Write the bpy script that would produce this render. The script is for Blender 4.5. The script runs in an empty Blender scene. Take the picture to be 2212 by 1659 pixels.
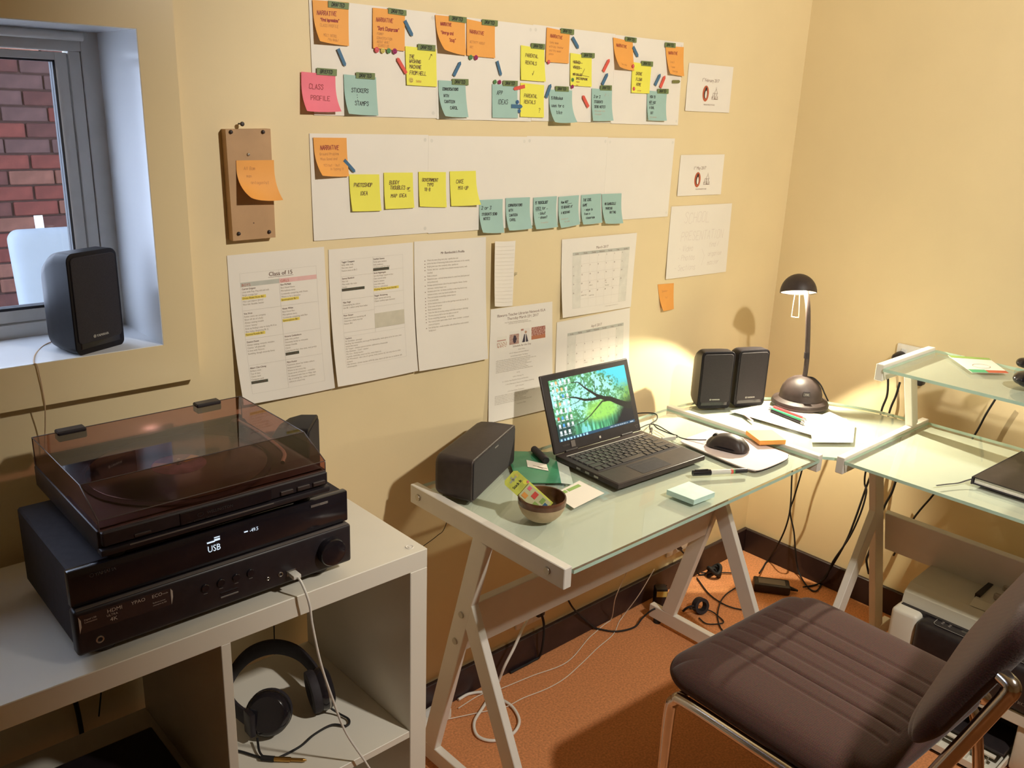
import bpy, bmesh, math, random
import numpy as np
from mathutils import Vector, Matrix

# ------------------------------------------------------------------ camera, world, lights, exposure
SC = bpy.context.scene
COL = SC.collection
cam_d = bpy.data.cameras.new('camera'); cam = bpy.data.objects.new('camera', cam_d); COL.objects.link(cam)
cam_d.sensor_fit = 'HORIZONTAL'; cam_d.sensor_width = 36.0
cam_d.lens = 1909.33 * 36.0 / 2212.0; cam_d.clip_start = 0.02; cam_d.clip_end = 60

def cam_matrix(loc, yaw, pitch, roll):
    f = Vector((-math.sin(yaw) * math.cos(pitch), math.cos(yaw) * math.cos(pitch), -math.sin(pitch)))
    r = Vector((math.cos(yaw), math.sin(yaw), 0)); u = r.cross(f)
    c, s = math.cos(roll), math.sin(roll)
    R, U = c * r + s * u, -s * r + c * u
    m = Matrix((R, U, -f)).transposed().to_4x4(); m.translation = loc
    return m
cam.matrix_world = cam_matrix((-2.668305, -1.582755, 1.550123), -0.7466536, 0.3067215, 0.0381293)
SC.camera = cam
vs = SC.view_settings
vs.view_transform = 'Standard'; vs.look = 'None'; vs.gamma = 1.0; vs.use_curve_mapping = False
vs.exposure = 0.0

world = bpy.data.worlds.new('overcast_sky'); SC.world = world; world.use_nodes = True
bg = world.node_tree.nodes['Background']
bg.inputs[0].default_value = (0.66, 0.79, 1.0, 1); bg.inputs[1].default_value = 8.5

def add_light(name, kind, loc, energy, color, size=0.05, rot=None):
    d = bpy.data.lights.new(name, kind); o = bpy.data.objects.new(name, d); COL.objects.link(o)
    d.energy = energy; d.color = color; o.location = loc
    if kind in ('POINT', 'SPOT'): d.shadow_soft_size = size
    if rot: o.rotation_euler = rot
    return o
# ceiling spotlight of the room, behind the camera's right shoulder, aimed at the desk
cl = add_light('ceiling_light', 'SPOT', (-1.32, -2.02, 2.28), 140, (1.0, 0.94, 0.83), 0.05)
cl.data.spot_size = math.radians(94); cl.data.spot_blend = 0.55
cl.rotation_euler = Vector((0.29, 0.80, -0.53)).to_track_quat('-Z', 'Y').to_euler()
# ------------------------------------------------------------------ helpers
random.seed(7)
def lin(c):
    return tuple((x / 255 / 12.92) if x / 255 <= 0.04045 else ((x / 255 + 0.055) / 1.055) ** 2.4 for x in c)
def ph(r, g, b, k=1.0):
    "albedo of a thing that photographs as this sRGB colour under the warm room light"
    l = lin((r, g, b)); return tuple(min(0.88, max(0.004, v * k / d)) for v, d in zip(l, (0.86, 0.70, 0.47)))

MATS = {}
def pm(name, color, rough=0.6, metal=0.0, var=0.06, scale=40.0, bump=0.0, bscale=None, spec=0.5, coat=0.0, emit=None, estr=0.0):
    if name in MATS: return MATS[name]
    m = bpy.data.materials.new(name); m.use_nodes = True; nt = m.node_tree; n = nt.nodes; l = nt.links
    b = n['Principled BSDF']
    b.inputs['Roughness'].default_value = rough; b.inputs['Metallic'].default_value = metal
    b.inputs['Specular IOR Level'].default_value = spec; b.inputs['Coat Weight'].default_value = coat
    tc = n.new('ShaderNodeTexCoord')
    nz = n.new('ShaderNodeTexNoise'); nz.inputs['Scale'].default_value = scale; nz.inputs['Detail'].default_value = 4
    l.new(tc.outputs['Object'], nz.inputs['Vector'])
    rp = n.new('ShaderNodeValToRGB')
    rp.color_ramp.elements[0].position = 0.3; rp.color_ramp.elements[1].position = 0.7
    rp.color_ramp.elements[0].color = tuple(max(0, c * (1 - var)) for c in color) + (1,)
    rp.color_ramp.elements[1].color = tuple(min(1, c * (1 + var)) for c in color) + (1,)
    l.new(nz.outputs['Fac'], rp.inputs['Fac']); l.new(rp.outputs['Color'], b.inputs['Base Color'])
    if bump:
        n2 = n.new('ShaderNodeTexNoise'); n2.inputs['Scale'].default_value = bscale or scale * 4; n2.inputs['Detail'].default_value = 3
        l.new(tc.outputs['Object'], n2.inputs['Vector'])
        bp = n.new('ShaderNodeBump'); bp.inputs['Strength'].default_value = bump; bp.inputs['Distance'].default_value = 0.002
        l.new(n2.outputs['Fac'], bp.inputs['Height']); l.new(bp.outputs['Normal'], b.inputs['Normal'])
    if emit:
        b.inputs['Emission Color'].default_value = tuple(emit) + (1,); b.inputs['Emission Strength'].default_value = estr
    MATS[name] = m; return m

def see_through(name, tint, gloss=0.06, rough=0.02, fres=1.45):
    "clear pane: straight-through transmission with a mirror-like surface"
    m = bpy.data.materials.new(name); m.use_nodes = True; nt = m.node_tree; n = nt.nodes; l = nt.links
    for x in list(n):
        if x.type == 'BSDF_PRINCIPLED': n.remove(x)
    out = [x for x in n if x.type == 'OUTPUT_MATERIAL'][0]
    t = n.new('ShaderNodeBsdfTransparent'); t.inputs[0].default_value = tuple(tint) + (1,)
    g = n.new('ShaderNodeBsdfGlossy'); g.inputs['Roughness'].default_value = rough
    lw = n.new('ShaderNodeLayerWeight'); lw.inputs['Blend'].default_value = 0.5
    pw = n.new('ShaderNodeMath'); pw.operation = 'POWER'; pw.inputs[1].default_value = 5.0; l.new(lw.outputs['Facing'], pw.inputs[0])
    nz = n.new('ShaderNodeTexNoise'); nz.inputs['Scale'].default_value = 3.0
    g0 = n.new('ShaderNodeMath'); g0.operation = 'MULTIPLY_ADD'; g0.inputs[1].default_value = gloss; g0.inputs[2].default_value = ((fres - 1) / (fres + 1)) ** 2
    l.new(nz.outputs['Fac'], g0.inputs[0])
    ad = n.new('ShaderNodeMath'); ad.operation = 'MULTIPLY_ADD'; ad.inputs[1].default_value = 0.95; ad.use_clamp = True
    l.new(pw.outputs[0], ad.inputs[0]); l.new(g0.outputs[0], ad.inputs[2])
    mx = n.new('ShaderNodeMixShader'); l.new(ad.outputs[0], mx.inputs[0]); l.new(t.outputs[0], mx.inputs[1]); l.new(g.outputs[0], mx.inputs[2])
    l.new(mx.outputs[0], out.inputs[0]); MATS[name] = m; return m

def frosted(name, color, trans=0.35):
    m = bpy.data.materials.new(name); m.use_nodes = True; nt = m.node_tree; n = nt.nodes; l = nt.links
    for x in list(n):
        if x.type == 'BSDF_PRINCIPLED': n.remove(x)
    out = [x for x in n if x.type == 'OUTPUT_MATERIAL'][0]
    d = n.new('ShaderNodeBsdfDiffuse'); t = n.new('ShaderNodeBsdfTranslucent')
    nz = n.new('ShaderNodeTexNoise'); nz.inputs['Scale'].default_value = 9.0
    rp = n.new('ShaderNodeValToRGB')
    rp.color_ramp.elements[0].color = tuple(c * 0.95 for c in color) + (1,); rp.color_ramp.elements[1].color = tuple(min(1, c * 1.03) for c in color) + (1,)
    l.new(nz.outputs['Fac'], rp.inputs['Fac']); l.new(rp.outputs[0], d.inputs[0]); l.new(rp.outputs[0], t.inputs[0])
    mx = n.new('ShaderNodeMixShader'); mx.inputs[0].default_value = trans
    l.new(d.outputs[0], mx.inputs[1]); l.new(t.outputs[0], mx.inputs[2]); l.new(mx.outputs[0], out.inputs[0])
    MATS[name] = m; return m

def attr_mat(name, emission=None, rough=0.6):
    "printed picture: colour stored per vertex"
    m = bpy.data.materials.new(name); m.use_nodes = True; nt = m.node_tree; n = nt.nodes; l = nt.links
    b = n['Principled BSDF']; a = n.new('ShaderNodeAttribute'); a.attribute_name = 'Col'
    b.inputs['Roughness'].default_value = rough
    if emission:
        b.inputs['Base Color'].default_value = (0.01, 0.01, 0.01, 1)
        l.new(a.outputs['Color'], b.inputs['Emission Color']); b.inputs['Emission Strength'].default_value = emission
    else: l.new(a.outputs['Color'], b.inputs['Base Color'])
    MATS[name] = m; return m

def M(k): return k if isinstance(k, bpy.types.Material) else MATS[k]

def tag(o, label, cat, group=None):
    o['label'] = label; o['category'] = cat
    if group: o['group'] = group
    return o
def structure(o, label=None):
    o['kind'] = 'structure'
    if label: o['label'] = label
    return o
def thing(name, label, cat, loc=(0, 0, 0), rotz=0.0, group=None):
    o = bpy.data.objects.new(name, None); COL.objects.link(o); o.empty_display_size = 0.02
    o.location = loc; o.rotation_euler = (0, 0, rotz)
    return tag(o, label, cat, group)
def root_of(o):
    while o.parent: o = o.parent
    return o
def root_mat(o):
    r = root_of(o)
    return Matrix.Translation(r.location) @ r.rotation_euler.to_matrix().to_4x4()
def part(name, bm, mat, parent=None, world=True, smooth=None, loc=None, label=None):
    """link bm as ONE mesh object. world=True: the vertices are in world space (moved into the parent's frame);
    world=False: they are already in the parent's own frame. loc: origin of a parentless mesh."""
    me = bpy.data.meshes.new(name)
    if parent is not None and world: bm.transform(root_mat(parent).inverted())
    if parent is None and loc is not None and world: bm.transform(Matrix.Translation(-Vector(loc)))
    bmesh.ops.recalc_face_normals(bm, faces=bm.faces)
    bm.to_mesh(me); bm.free()
    o = bpy.data.objects.new(name, me); COL.objects.link(o)
    if parent is not None: o.parent = parent
    elif loc is not None: o.location = loc
    for k in (mat if isinstance(mat, (list, tuple)) else [mat]): me.materials.append(M(k))
    if smooth is not None:
        me.shade_smooth(); me.set_sharp_from_angle(angle=math.radians(smooth))
    if label: o['label'] = label
    return o
def dup(root, loc=None, rotz=None, label=None):
    r = root.copy(); COL.objects.link(r)
    if loc is not None: r.location = loc
    if rotz is not None: r.rotation_euler = (0, 0, rotz)
    if label: r['label'] = label
    for ch in list(root.children):
        c = ch.copy(); COL.objects.link(c); c.parent = r
        for g in ch.children:
            d = g.copy(); COL.objects.link(d); d.parent = c
    return r

NB = bmesh.new
def box(x0, x1, y0, y1, z0, z1, bev=0.0, seg=2, bm=None):
    b = bm or NB(); v = [b.verts.new((x, y, z)) for z in (z0, z1) for y in (y0, y1) for x in (x0, x1)]
    fs = [b.faces.new([v[i] for i in q]) for q in ((0, 2, 3, 1), (4, 5, 7, 6), (0, 1, 5, 4), (2, 6, 7, 3), (0, 4, 6, 2), (1, 3, 7, 5))]
    if bev:
        es = {e for f in fs for e in f.edges}
        bmesh.ops.bevel(b, geom=list(es), offset=bev, segments=seg, profile=0.5, affect='EDGES')
    return b
def merge(*bms):
    a = NB()
    for b in bms:
        me = bpy.data.meshes.new('t'); b.to_mesh(me); b.free(); a.from_mesh(me); bpy.data.meshes.remove(me)
    return a
def xf(bm, loc=(0, 0, 0), rot=(0, 0, 0), scale=None):
    m = Matrix.Translation(loc) @ Matrix.Rotation(rot[2], 4, 'Z') @ Matrix.Rotation(rot[1], 4, 'Y') @ Matrix.Rotation(rot[0], 4, 'X')
    if scale: m = m @ Matrix.Diagonal(tuple(scale) + (1,))
    bm.transform(m); return bm
def bar(p0, p1, w, h, side=(1, 0, 0), bev=0.0015, bm=None):
    "rectangular bar from p0 to p1, w along side, h across"
    p0, p1 = Vector(p0), Vector(p1); d = (p1 - p0).normalized(); s = Vector(side); s = (s - d * s.dot(d)).normalized(); u = d.cross(s)
    b = box(-w / 2, w / 2, -h / 2, h / 2, 0, (p1 - p0).length, bev, 1)
    m = Matrix((s, u, d)).transposed().to_4x4(); m.translation = p0; b.transform(m)
    return b if bm is None else merge(bm, b)
def cyl(p0, p1, r0, r1=None, seg=16, bm=None):
    b = bm or NB(); r1 = r0 if r1 is None else r1
    p0, p1 = Vector(p0), Vector(p1); d = (p1 - p0).normalized()
    a = d.orthogonal().normalized(); c = d.cross(a)
    R = []
    for p, r in ((p0, r0), (p1, r1)):
        R.append([b.verts.new(p + (a * math.cos(t) + c * math.sin(t)) * r) for t in [2 * math.pi * i / seg for i in range(seg)]])
    for i in range(seg):
        j = (i + 1) % seg; b.faces.new((R[0][i], R[0][j], R[1][j], R[1][i]))
    b.faces.new(R[0]); b.faces.new(R[1][::-1]); return b
def smooth_path(pts, n=6):
    P = [Vector(p) for p in pts]
    if len(P) < 3: return P
    out = []; Q = [P[0] * 2 - P[1]] + P + [P[-1] * 2 - P[-2]]
    for i in range(1, len(Q) - 2):
        a, b, c, d = Q[i - 1], Q[i], Q[i + 1], Q[i + 2]
        for k in range(n):
            t = k / n
            out.append(0.5 * ((2 * b) + (c - a) * t + (2 * a - 5 * b + 4 * c - d) * t * t + (3 * b - a - 3 * c + d) * t ** 3))
    out.append(P[-1]); return out
def tube(pts, r, seg=8, n=6, bm=None, zmin=None):
    b = bm or NB(); P = smooth_path(pts, n) if n > 1 else [Vector(p) for p in pts]
    if zmin is not None: P = [Vector((p.x, min(p.y, -.016), max(p.z, zmin))) for p in P]
    rings = []; nrm = None
    for i, p in enumerate(P):
        d = (P[min(i + 1, len(P) - 1)] - P[max(i - 1, 0)]).normalized()
        nrm = d.orthogonal().normalized() if nrm is None else (nrm - d * nrm.dot(d)).normalized()
        c = d.cross(nrm); rr = r(i / (len(P) - 1)) if callable(r) else r
        rings.append([b.verts.new(p + (nrm * math.cos(2 * math.pi * k / seg) + c * math.sin(2 * math.pi * k / seg)) * rr) for k in range(seg)])
    for A, B in zip(rings, rings[1:]):
        for k in range(seg): b.faces.new((A[k], A[(k + 1) % seg], B[(k + 1) % seg], B[k]))
    b.faces.new(rings[0][::-1]); b.faces.new(rings[-1]); return b
def lathe(prof, c=(0, 0, 0), seg=32, bm=None):
    b = bm or NB(); rings = []
    for r, z in prof:
        if r < 1e-6: rings.append([b.verts.new((c[0], c[1], c[2] + z))])
        else: rings.append([b.verts.new((c[0] + r * math.cos(2 * math.pi * k / seg), c[1] + r * math.sin(2 * math.pi * k / seg), c[2] + z)) for k in range(seg)])
    for A, B in zip(rings, rings[1:]):
        for k in range(seg):
            j = (k + 1) % seg
            q = [A[k % len(A)], A[j % len(A)], B[j % len(B)], B[k % len(B)]]
            q = [v for i, v in enumerate(q) if v not in q[:i]]
            if len(q) > 2: b.faces.new(q)
    return b
def prism(pts, f0, f1, bm=None):
    "extrude a 2D outline: f0/f1 map (a,b) to the two end faces"
    b = bm or NB(); A = [b.verts.new(f0(*p)) for p in pts]; B = [b.verts.new(f1(*p)) for p in pts]
    b.faces.new(A); b.faces.new(B[::-1])
    for i in range(len(pts)):
        j = (i + 1) % len(pts); b.faces.new((A[i], B[i], B[j], A[j]))
    return b
def rrect(w, h, r, n=5):
    "rounded rectangle outline centred on 0"
    P = []
    for cx, cy, a0 in ((w / 2 - r, h / 2 - r, 0), (-w / 2 + r, h / 2 - r, 90), (-w / 2 + r, -h / 2 + r, 180), (w / 2 - r, -h / 2 + r, 270)):
        for k in range(n + 1):
            a = math.radians(a0 + 90 * k / n); P.append((cx + r * math.cos(a), cy + r * math.sin(a)))
    return P
def loft(sections, bm=None):
    "sections: lists of 3D points of the same length"
    b = bm or NB(); R = [[b.verts.new(p) for p in s] for s in sections]
    for A, B in zip(R, R[1:]):
        for k in range(len(A)): b.faces.new((A[k], A[(k + 1) % len(A)], B[(k + 1) % len(A)], B[k]))
    b.faces.new(R[0][::-1]); b.faces.new(R[-1]); return b
def pillow(W, D, T, B, r=0.06, p=6, n=28, groove=None, top=None):
    "padded cushion in its own frame: x width W, y depth D, thickness T above and B below, plan corners rounded by r"
    def plan(a, c):
        x, y = a * W / 2, c * D / 2; dx, dy = abs(x) - (W / 2 - r), abs(y) - (D / 2 - r)
        if dx > 0 and dy > 0:
            k = max(dx, dy) / math.hypot(dx, dy); x = math.copysign(W / 2 - r + dx * k, x); y = math.copysign(D / 2 - r + dy * k, y)
        return x, y
    b = NB(); G = {}
    for sgn, th in ((1, T), (-1, B)):
        for i in range(n + 1):
            for j in range(n + 1):
                edge = i in (0, n) or j in (0, n)
                if sgn < 0 and edge: G[(-1, i, j)] = G[(1, i, j)]; continue
                a = math.sin(math.pi / 2 * (2 * i / n - 1)); c = math.sin(math.pi / 2 * (2 * j / n - 1))
                h = max(0, (1 - abs(a) ** p)) * max(0, (1 - abs(c) ** p)); h = h ** 0.5
                z = sgn * th * h
                if sgn > 0 and groove: z -= groove(a * W / 2, c * D / 2) * h
                if sgn > 0 and top: z += top(a, c) * h
                G[(sgn, i, j)] = b.verts.new(plan(a, c) + (z,))
        for i in range(n):
            for j in range(n):
                q = [G[(sgn, i, j)], G[(sgn, i + 1, j)], G[(sgn, i + 1, j + 1)], G[(sgn, i, j + 1)]]
                try: b.faces.new(q if sgn > 0 else q[::-1])
                except ValueError: pass
    return b

# ---- lettering: outlines of the built-in font, fetched once while the scene is still empty
GL = {}
def build_glyphs():
    chars = [chr(c) for c in range(33, 127)] + ['\u2022']
    obs = {}
    def mk(s):
        d = bpy.data.curves.new('g', 'FONT'); d.body = s; d.resolution_u = 2; d.size = 1.0
        o = bpy.data.objects.new('g', d); COL.objects.link(o); return o
    for c in chars: obs[c] = (mk(c), mk('|' + c + '|'))
    ref = mk('||'); dg = bpy.context.evaluated_depsgraph_get()
    def mesh(o): return bpy.data.meshes.new_from_object(o.evaluated_get(dg))
    def wid(me): xs = [v.co.x for v in me.vertices]; return max(xs) - min(xs)
    m = mesh(ref); w0 = wid(m); bpy.data.meshes.remove(m)
    for c, (a, b) in obs.items():
        ma, mb = mesh(a), mesh(b)
        GL[c] = ([(v.co.x, v.co.y) for v in ma.vertices], [tuple(p.vertices) for p in ma.polygons], wid(mb) - w0)
        bpy.data.meshes.remove(ma); bpy.data.meshes.remove(mb)
    for o in [ref] + [x for t in obs.values() for x in t]:
        d = o.data; bpy.data.objects.remove(o); bpy.data.curves.remove(d)
    GL[' '] = ([], [], 0.28)
build_glyphs()
def text_width(s, size): return sum(GL.get(c, GL['x'])[2] for c in s) * size
def print_text(bm, s, size, x, y, fn, align='L', shear=0.0, bold=0.0, squeeze=1.0):
    "lay s on a surface: fn(a, b) -> 3D point, a to the right and b up, in metres"
    w = text_width(s, size) * squeeze
    if align == 'C': x -= w / 2
    if align == 'R': x -= w
    for c in s:
        V, F, adv = GL.get(c, GL['x'])
        for dx in ((0.0, bold) if bold else (0.0,)):
            vs = [bm.verts.new(fn(x + (a + b * shear) * size * squeeze + dx * size, y + b * size)) for a, b in V]
            for f in F:
                try: bm.faces.new([vs[i] for i in f])
                except ValueError: pass
        x += adv * size * squeeze
    return x

# ---- handwriting: single-stroke letters drawn as pen ribbons
STROKES = {k: v for k, v in (e.split(' ', 1) for e in """A 00 26 40|12 32
B 00 06 36 45 33 03|33 41 30 00
C 45 36 16 05 01 10 30 41
D 00 06 26 44 42 20 00
E 40 00 06 46|03 33
F 00 06 46|03 33
G 45 36 16 05 01 10 30 41 43 23
H 00 06|40 46|03 43
I 20 26
J 36 31 20 10 01
K 00 06|46 03 40
L 06 00 40
M 00 06 23 46 40
N 00 06 40 46
O 16 05 01 10 30 41 45 36 16
P 00 06 36 45 33 03
Q 16 05 01 10 30 41 45 36 16|22 40
R 00 06 36 45 33 03|23 40
S 45 36 16 05 14 33 42 30 10 01
T 06 46|26 20
U 06 01 10 30 41 46
V 06 20 46
W 06 10 23 30 46
X 00 46|06 40
Y 06 23 46|23 20
Z 06 46 00 40
0 16 05 01 10 30 41 45 36 16
1 15 26 20
2 05 16 36 44 00 40
3 06 46 23 42 30 10 01
4 40 46 02 42
5 46 06 03 33 42 30 00
6 36 03 01 10 30 41 33 02
7 06 46 10
8 13 05 16 36 45 33 13 01 10 30 41 33
9 42 23 05 16 36 45 10
a 44 40|43 34 14 03 01 10 30 41
b 06 00|03 14 34 43 41 30 10 01
c 43 34 14 03 01 10 30 41
d 46 40|43 34 14 03 01 10 30 41
e 02 42 43 34 14 03 01 10 30
f 46 35 20|14 44
g 43 34 14 03 01 10 30 41|44 4a 3b 1b
h 06 00|03 14 34 43 40
i 24 20|26 25
j 24 2a 1b|26 25
k 06 00|34 02 40
l 26 20
m 04 00|03 14 23 20|23 34 43 40
n 04 00|03 14 34 43 40
o 14 03 01 10 30 41 43 34 14
p 04 0b|03 14 34 43 41 30 10 01
q 44 4b|43 34 14 03 01 10 30 41
r 04 00|02 24 44
s 43 34 14 03 41 30 10 01
t 26 20 30|14 34
u 04 01 10 30 41|44 40
v 04 20 44
w 04 10 23 30 44
x 04 40|00 44
y 04 20|44 0b
z 04 44 00 40
' 26 25
" 16 15|36 35
- 13 33
_ 00 40
. 20 21
, 21 1a
? 05 16 36 45 23 22|20 21
: 21 22|23 24
! 26 22|20 21
/ 00 46
~ 03 14 32 43
> 14 42 10
< 44 12 40
^ 02 10 46""".split('\n'))}
def dec(c): return int(c) if c.isdigit() else -(ord(c) - 96)
def ribbon(bm, pts, w, fn):
    for (x0, y0), (x1, y1) in zip(pts, pts[1:]):
        L = math.hypot(x1 - x0, y1 - y0) or 1e-6; dx, dy = (x1 - x0) / L * w / 2, (y1 - y0) / L * w / 2
        q = [(x0 - dx - dy, y0 - dy + dx), (x0 - dx + dy, y0 - dy - dx), (x1 + dx + dy, y1 + dy - dx), (x1 + dx - dy, y1 + dy + dx)]
        bm.faces.new([bm.verts.new(fn(*p)) for p in q])
def write(bm, s, h, x, y, fn, w=None, slant=0.15, jit=0.12, rnd=random, wid=0.75):
    u = h / 6; w = w or h * 0.11
    for c in s:
        if c == ' ': x += 3.6 * u * wid; continue
        st = STROKES.get(c) or STROKES.get(c.upper(), '00 46')
        dy0 = rnd.uniform(-.3, .3) * u; nar_ = c in "I1il'.:,"; x0 = x - (1.0 * u * wid if nar_ else 0)
        for poly in st.split('|'):
            P = [(dec(t[0]) + rnd.uniform(-jit, jit), dec(t[1]) + rnd.uniform(-jit, jit)) for t in poly.split()]
            ribbon(bm, [(x0 + (a * wid + b * slant) * u, y + b * u + dy0) for a, b in P], w, fn)
        x += (5.6 if c not in "I1il'.:," else 3.6) * u * wid
    return x
# ------------------------------------------------------------------ materials
pm('wall_paint', (0.80, 0.65, 0.39), 0.55, var=0.02, scale=6, bump=0.05, bscale=160)
pm('trim_paint', (0.80, 0.65, 0.39), 0.28, var=0.015, scale=5, bump=0.03, bscale=60)
pm('ceiling_paint', (0.82, 0.74, 0.55), 0.8, var=0.02, scale=5)
pm('white_paint', (0.78, 0.79, 0.80), 0.22, var=0.02, scale=6, bump=0.03, bscale=40)
pm('baseboard_wood', (0.030, 0.017, 0.018), 0.35, var=0.25, scale=14, bump=0.1)
pm('alu_frame', (0.66, 0.63, 0.58), 0.4, metal=0.1, var=0.04, scale=30)
pm('gasket', (0.02, 0.02, 0.025), 0.6)
see_through('window_glass', (0.85, 0.85, 0.87), 0.01, 0.01)
pm('white_laminate', (0.80, 0.755, 0.66), 0.32, var=0.015, scale=8)
pm('white_metal', (0.78, 0.74, 0.68), 0.35, var=0.02, scale=20, coat=0.1)
pm('black_gloss', (0.013, 0.011, 0.015), 0.16, var=0.2, scale=10, coat=0.1)
pm('speaker_shell', (0.010, 0.0085, 0.011), 0.42, var=0.15, scale=12, spec=0.18)
pm('black_plastic', (0.018, 0.014, 0.018), 0.42, var=0.2, scale=60)
pm('black_matte', (0.024, 0.019, 0.024), 0.75, var=0.2, scale=80, bump=0.1)
pm('grille_cloth', (0.021, 0.0165, 0.019), 0.8, var=0.25, scale=700, bump=0.25, bscale=1500)
pm('brown_black', (0.040, 0.027, 0.025), 0.5, var=0.15, scale=60, bump=0.1, bscale=500)
pm('rubber', (0.012, 0.011, 0.012), 0.7)
pm('chrome', (0.72, 0.68, 0.64), 0.16, metal=1.0, var=0.03)
pm('steel', (0.50, 0.47, 0.43), 0.32, metal=1.0, var=0.05)
pm('paper', (0.84, 0.785, 0.705), 0.75, var=0.012, scale=12)
pm('paper_cool', (0.80, 0.80, 0.78), 0.75, var=0.012, scale=12)
pm('note_orange', (0.86, 0.385, 0.085), 0.65, var=0.03, scale=20)
pm('note_yellow', (0.85, 0.80, 0.10), 0.65, var=0.02, scale=20)
pm('note_teal', (0.36, 0.55, 0.50), 0.65, var=0.03, scale=20)
pm('note_pink', (0.86, 0.19, 0.26), 0.65, var=0.03, scale=20)
pm('tag_green', (0.17, 0.225, 0.085), 0.5, var=0.08, scale=60)
pm('flag_blue', (0.055, 0.155, 0.28), 0.45); pm('flag_red', (0.72, 0.10, 0.075), 0.45); pm('flag_green', (0.19, 0.19, 0.06), 0.45)
pm('dot_red', (0.66, 0.04, 0.07), 0.4); pm('dot_yellow', (0.72, 0.58, 0.14), 0.4); pm('dot_green', (0.10, 0.28, 0.10), 0.4); pm('dot_magenta', (0.36, 0.02, 0.13), 0.4); pm('dot_blue', (0.05, 0.15, 0.35), 0.4)
pm('ink_black', (0.02, 0.02, 0.025), 0.6); pm('ink_red', (0.30, 0.02, 0.03), 0.6); pm('ink_brown', (0.10, 0.04, 0.03), 0.6); pm('ink_faint', (0.55, 0.24, 0.08), 0.7)
pm('pencil', (0.50, 0.45, 0.38), 0.7); pm('print_grey', (0.42, 0.36, 0.29), 0.7); pm('print_dark', (0.20, 0.10, 0.07), 0.7); pm('table_line', (0.62, 0.57, 0.50), 0.7)
pm('highlight_yellow', (0.85, 0.68, 0.12), 0.6); pm('highlight_dark', (0.07, 0.08, 0.05), 0.6)
pm('band_grey', (0.52, 0.52, 0.46), 0.7); pm('band_pink', (0.78, 0.48, 0.45), 0.7); pm('cell_grey', (0.62, 0.57, 0.45), 0.7)
pm('logo_orange', (0.50, 0.11, 0.05), 0.6)
pm('silver_print', (0.62, 0.60, 0.56), 0.35, metal=0.3)
pm('silver_dim', (0.16, 0.14, 0.13), 0.4)
pm('tape', (0.74, 0.70, 0.63), 0.3)
see_through('smoky_acrylic', (0.66, 0.45, 0.42), 0.05, 0.03, 1.49)
see_through('clear_glass', (0.965, 0.99, 0.97), 0.0, 0.01, 1.5)
pm('glass_edge', (0.52, 0.72, 0.60), 0.12, var=0.1, scale=12)
frosted('frosted_film', (0.82, 0.83, 0.75), 0.20)

# carpet
def carpet():
    m = pm('carpet', (0.66, 0.28, 0.12), 0.95, var=0.22, scale=180, bump=0.9, bscale=420, spec=0.1)
    return m
carpet()
# brick faces
def brick_mat(name, c): return pm(name, c, 0.9, var=0.25, scale=18, bump=0.4, bscale=90)
BR = [brick_mat('brick_red', (0.140, 0.037, 0.028)), brick_mat('brick_brown', (0.088, 0.033, 0.028)), brick_mat('brick_tan', (0.165, 0.070, 0.050)), brick_mat('brick_grey', (0.095, 0.050, 0.046))]
pm('mortar', (0.092, 0.052, 0.044), 0.95, var=0.2, scale=30, bump=0.3)
pm('paving', (0.30, 0.29, 0.27), 0.9, var=0.15, scale=6, bump=0.3)
pm('outdoor_fabric', (0.26, 0.30, 0.345), 0.85, var=0.03, scale=12, bump=0.15, bscale=200)

# ------------------------------------------------------------------ the room
WX0, WX1, WZ0, WZ1 = -3.10, -2.088, 1.112, 1.646          # window opening
structure(part('wall_back', merge(box(-5.2, WX0, 0, .2, 0, 2.4), box(WX1, 0.2, 0, .2, 0, 2.4), box(WX0, WX1, 0, .2, 0, WZ0), box(WX0, WX1, 0, .2, WZ1, 2.4)), 'wall_paint'), 'cream painted wall covered with notes and papers')
structure(part('wall_right', box(0, .15, -4.6, 0, 0, 2.4), 'wall_paint'), 'cream painted side wall behind the printer')
structure(part('wall_left', box(-5.35, -5.2, -4.6, .2, 0, 2.4), 'wall_paint'))
structure(part('wall_front', box(-5.35, .15, -4.75, -4.6, 0, 2.4), 'wall_paint'))
structure(part('ceiling', box(-5.35, .2, -4.75, .2, 2.4, 2.5), 'ceiling_paint'))
structure(part('floor', box(-5.35, .2, -4.75, .2, -.1, 0), 'carpet'), 'tan carpet')
HB = 0.0896
structure(part('baseboard_back', box(-5.2, 0, -.014, 0, 0, HB, .002, 1), 'baseboard_wood'), 'dark brown baseboard')
structure(part('baseboard_right', box(-.014, 0, -4.6, -.014, 0, HB, .002, 1), 'baseboard_wood'), 'dark brown baseboard')

# window surround (flat mitred boards, painted like the wall)
TW = 0.062; yo, yi = -.030, 0.0
def mitre(pts): return prism(pts, lambda a, b: (a, yo, b), lambda a, b: (a, yi, b))
xa, xb, za, zb = WX0 + .0015, WX1 - .0015, WZ0 + .001, WZ1 - .0015
for nm, pts in (('trim_1', [(xb, za), (xb + TW, za - .073), (xb + TW, zb + TW), (xb, zb)]), ('trim_2', [(xa, zb), (xb, zb), (xb + TW, zb + TW), (xa - TW, zb + TW)]),
                ('trim_3', [(xa - TW, za - .073), (xb + TW, za - .073), (xb, za), (xa, za)]), ('trim_4', [(xa - TW, za - .073), (xa, za), (xa, zb), (xa - TW, zb + TW)])):
    structure(part(nm, mitre(pts), 'trim_paint'), 'flat cream board framing the window')
win = bpy.data.objects.new('window_1', None); COL.objects.link(win); win.location = (-2.6, .1, 1.112); structure(win, 'aluminium window in a deep white reveal')
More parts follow.
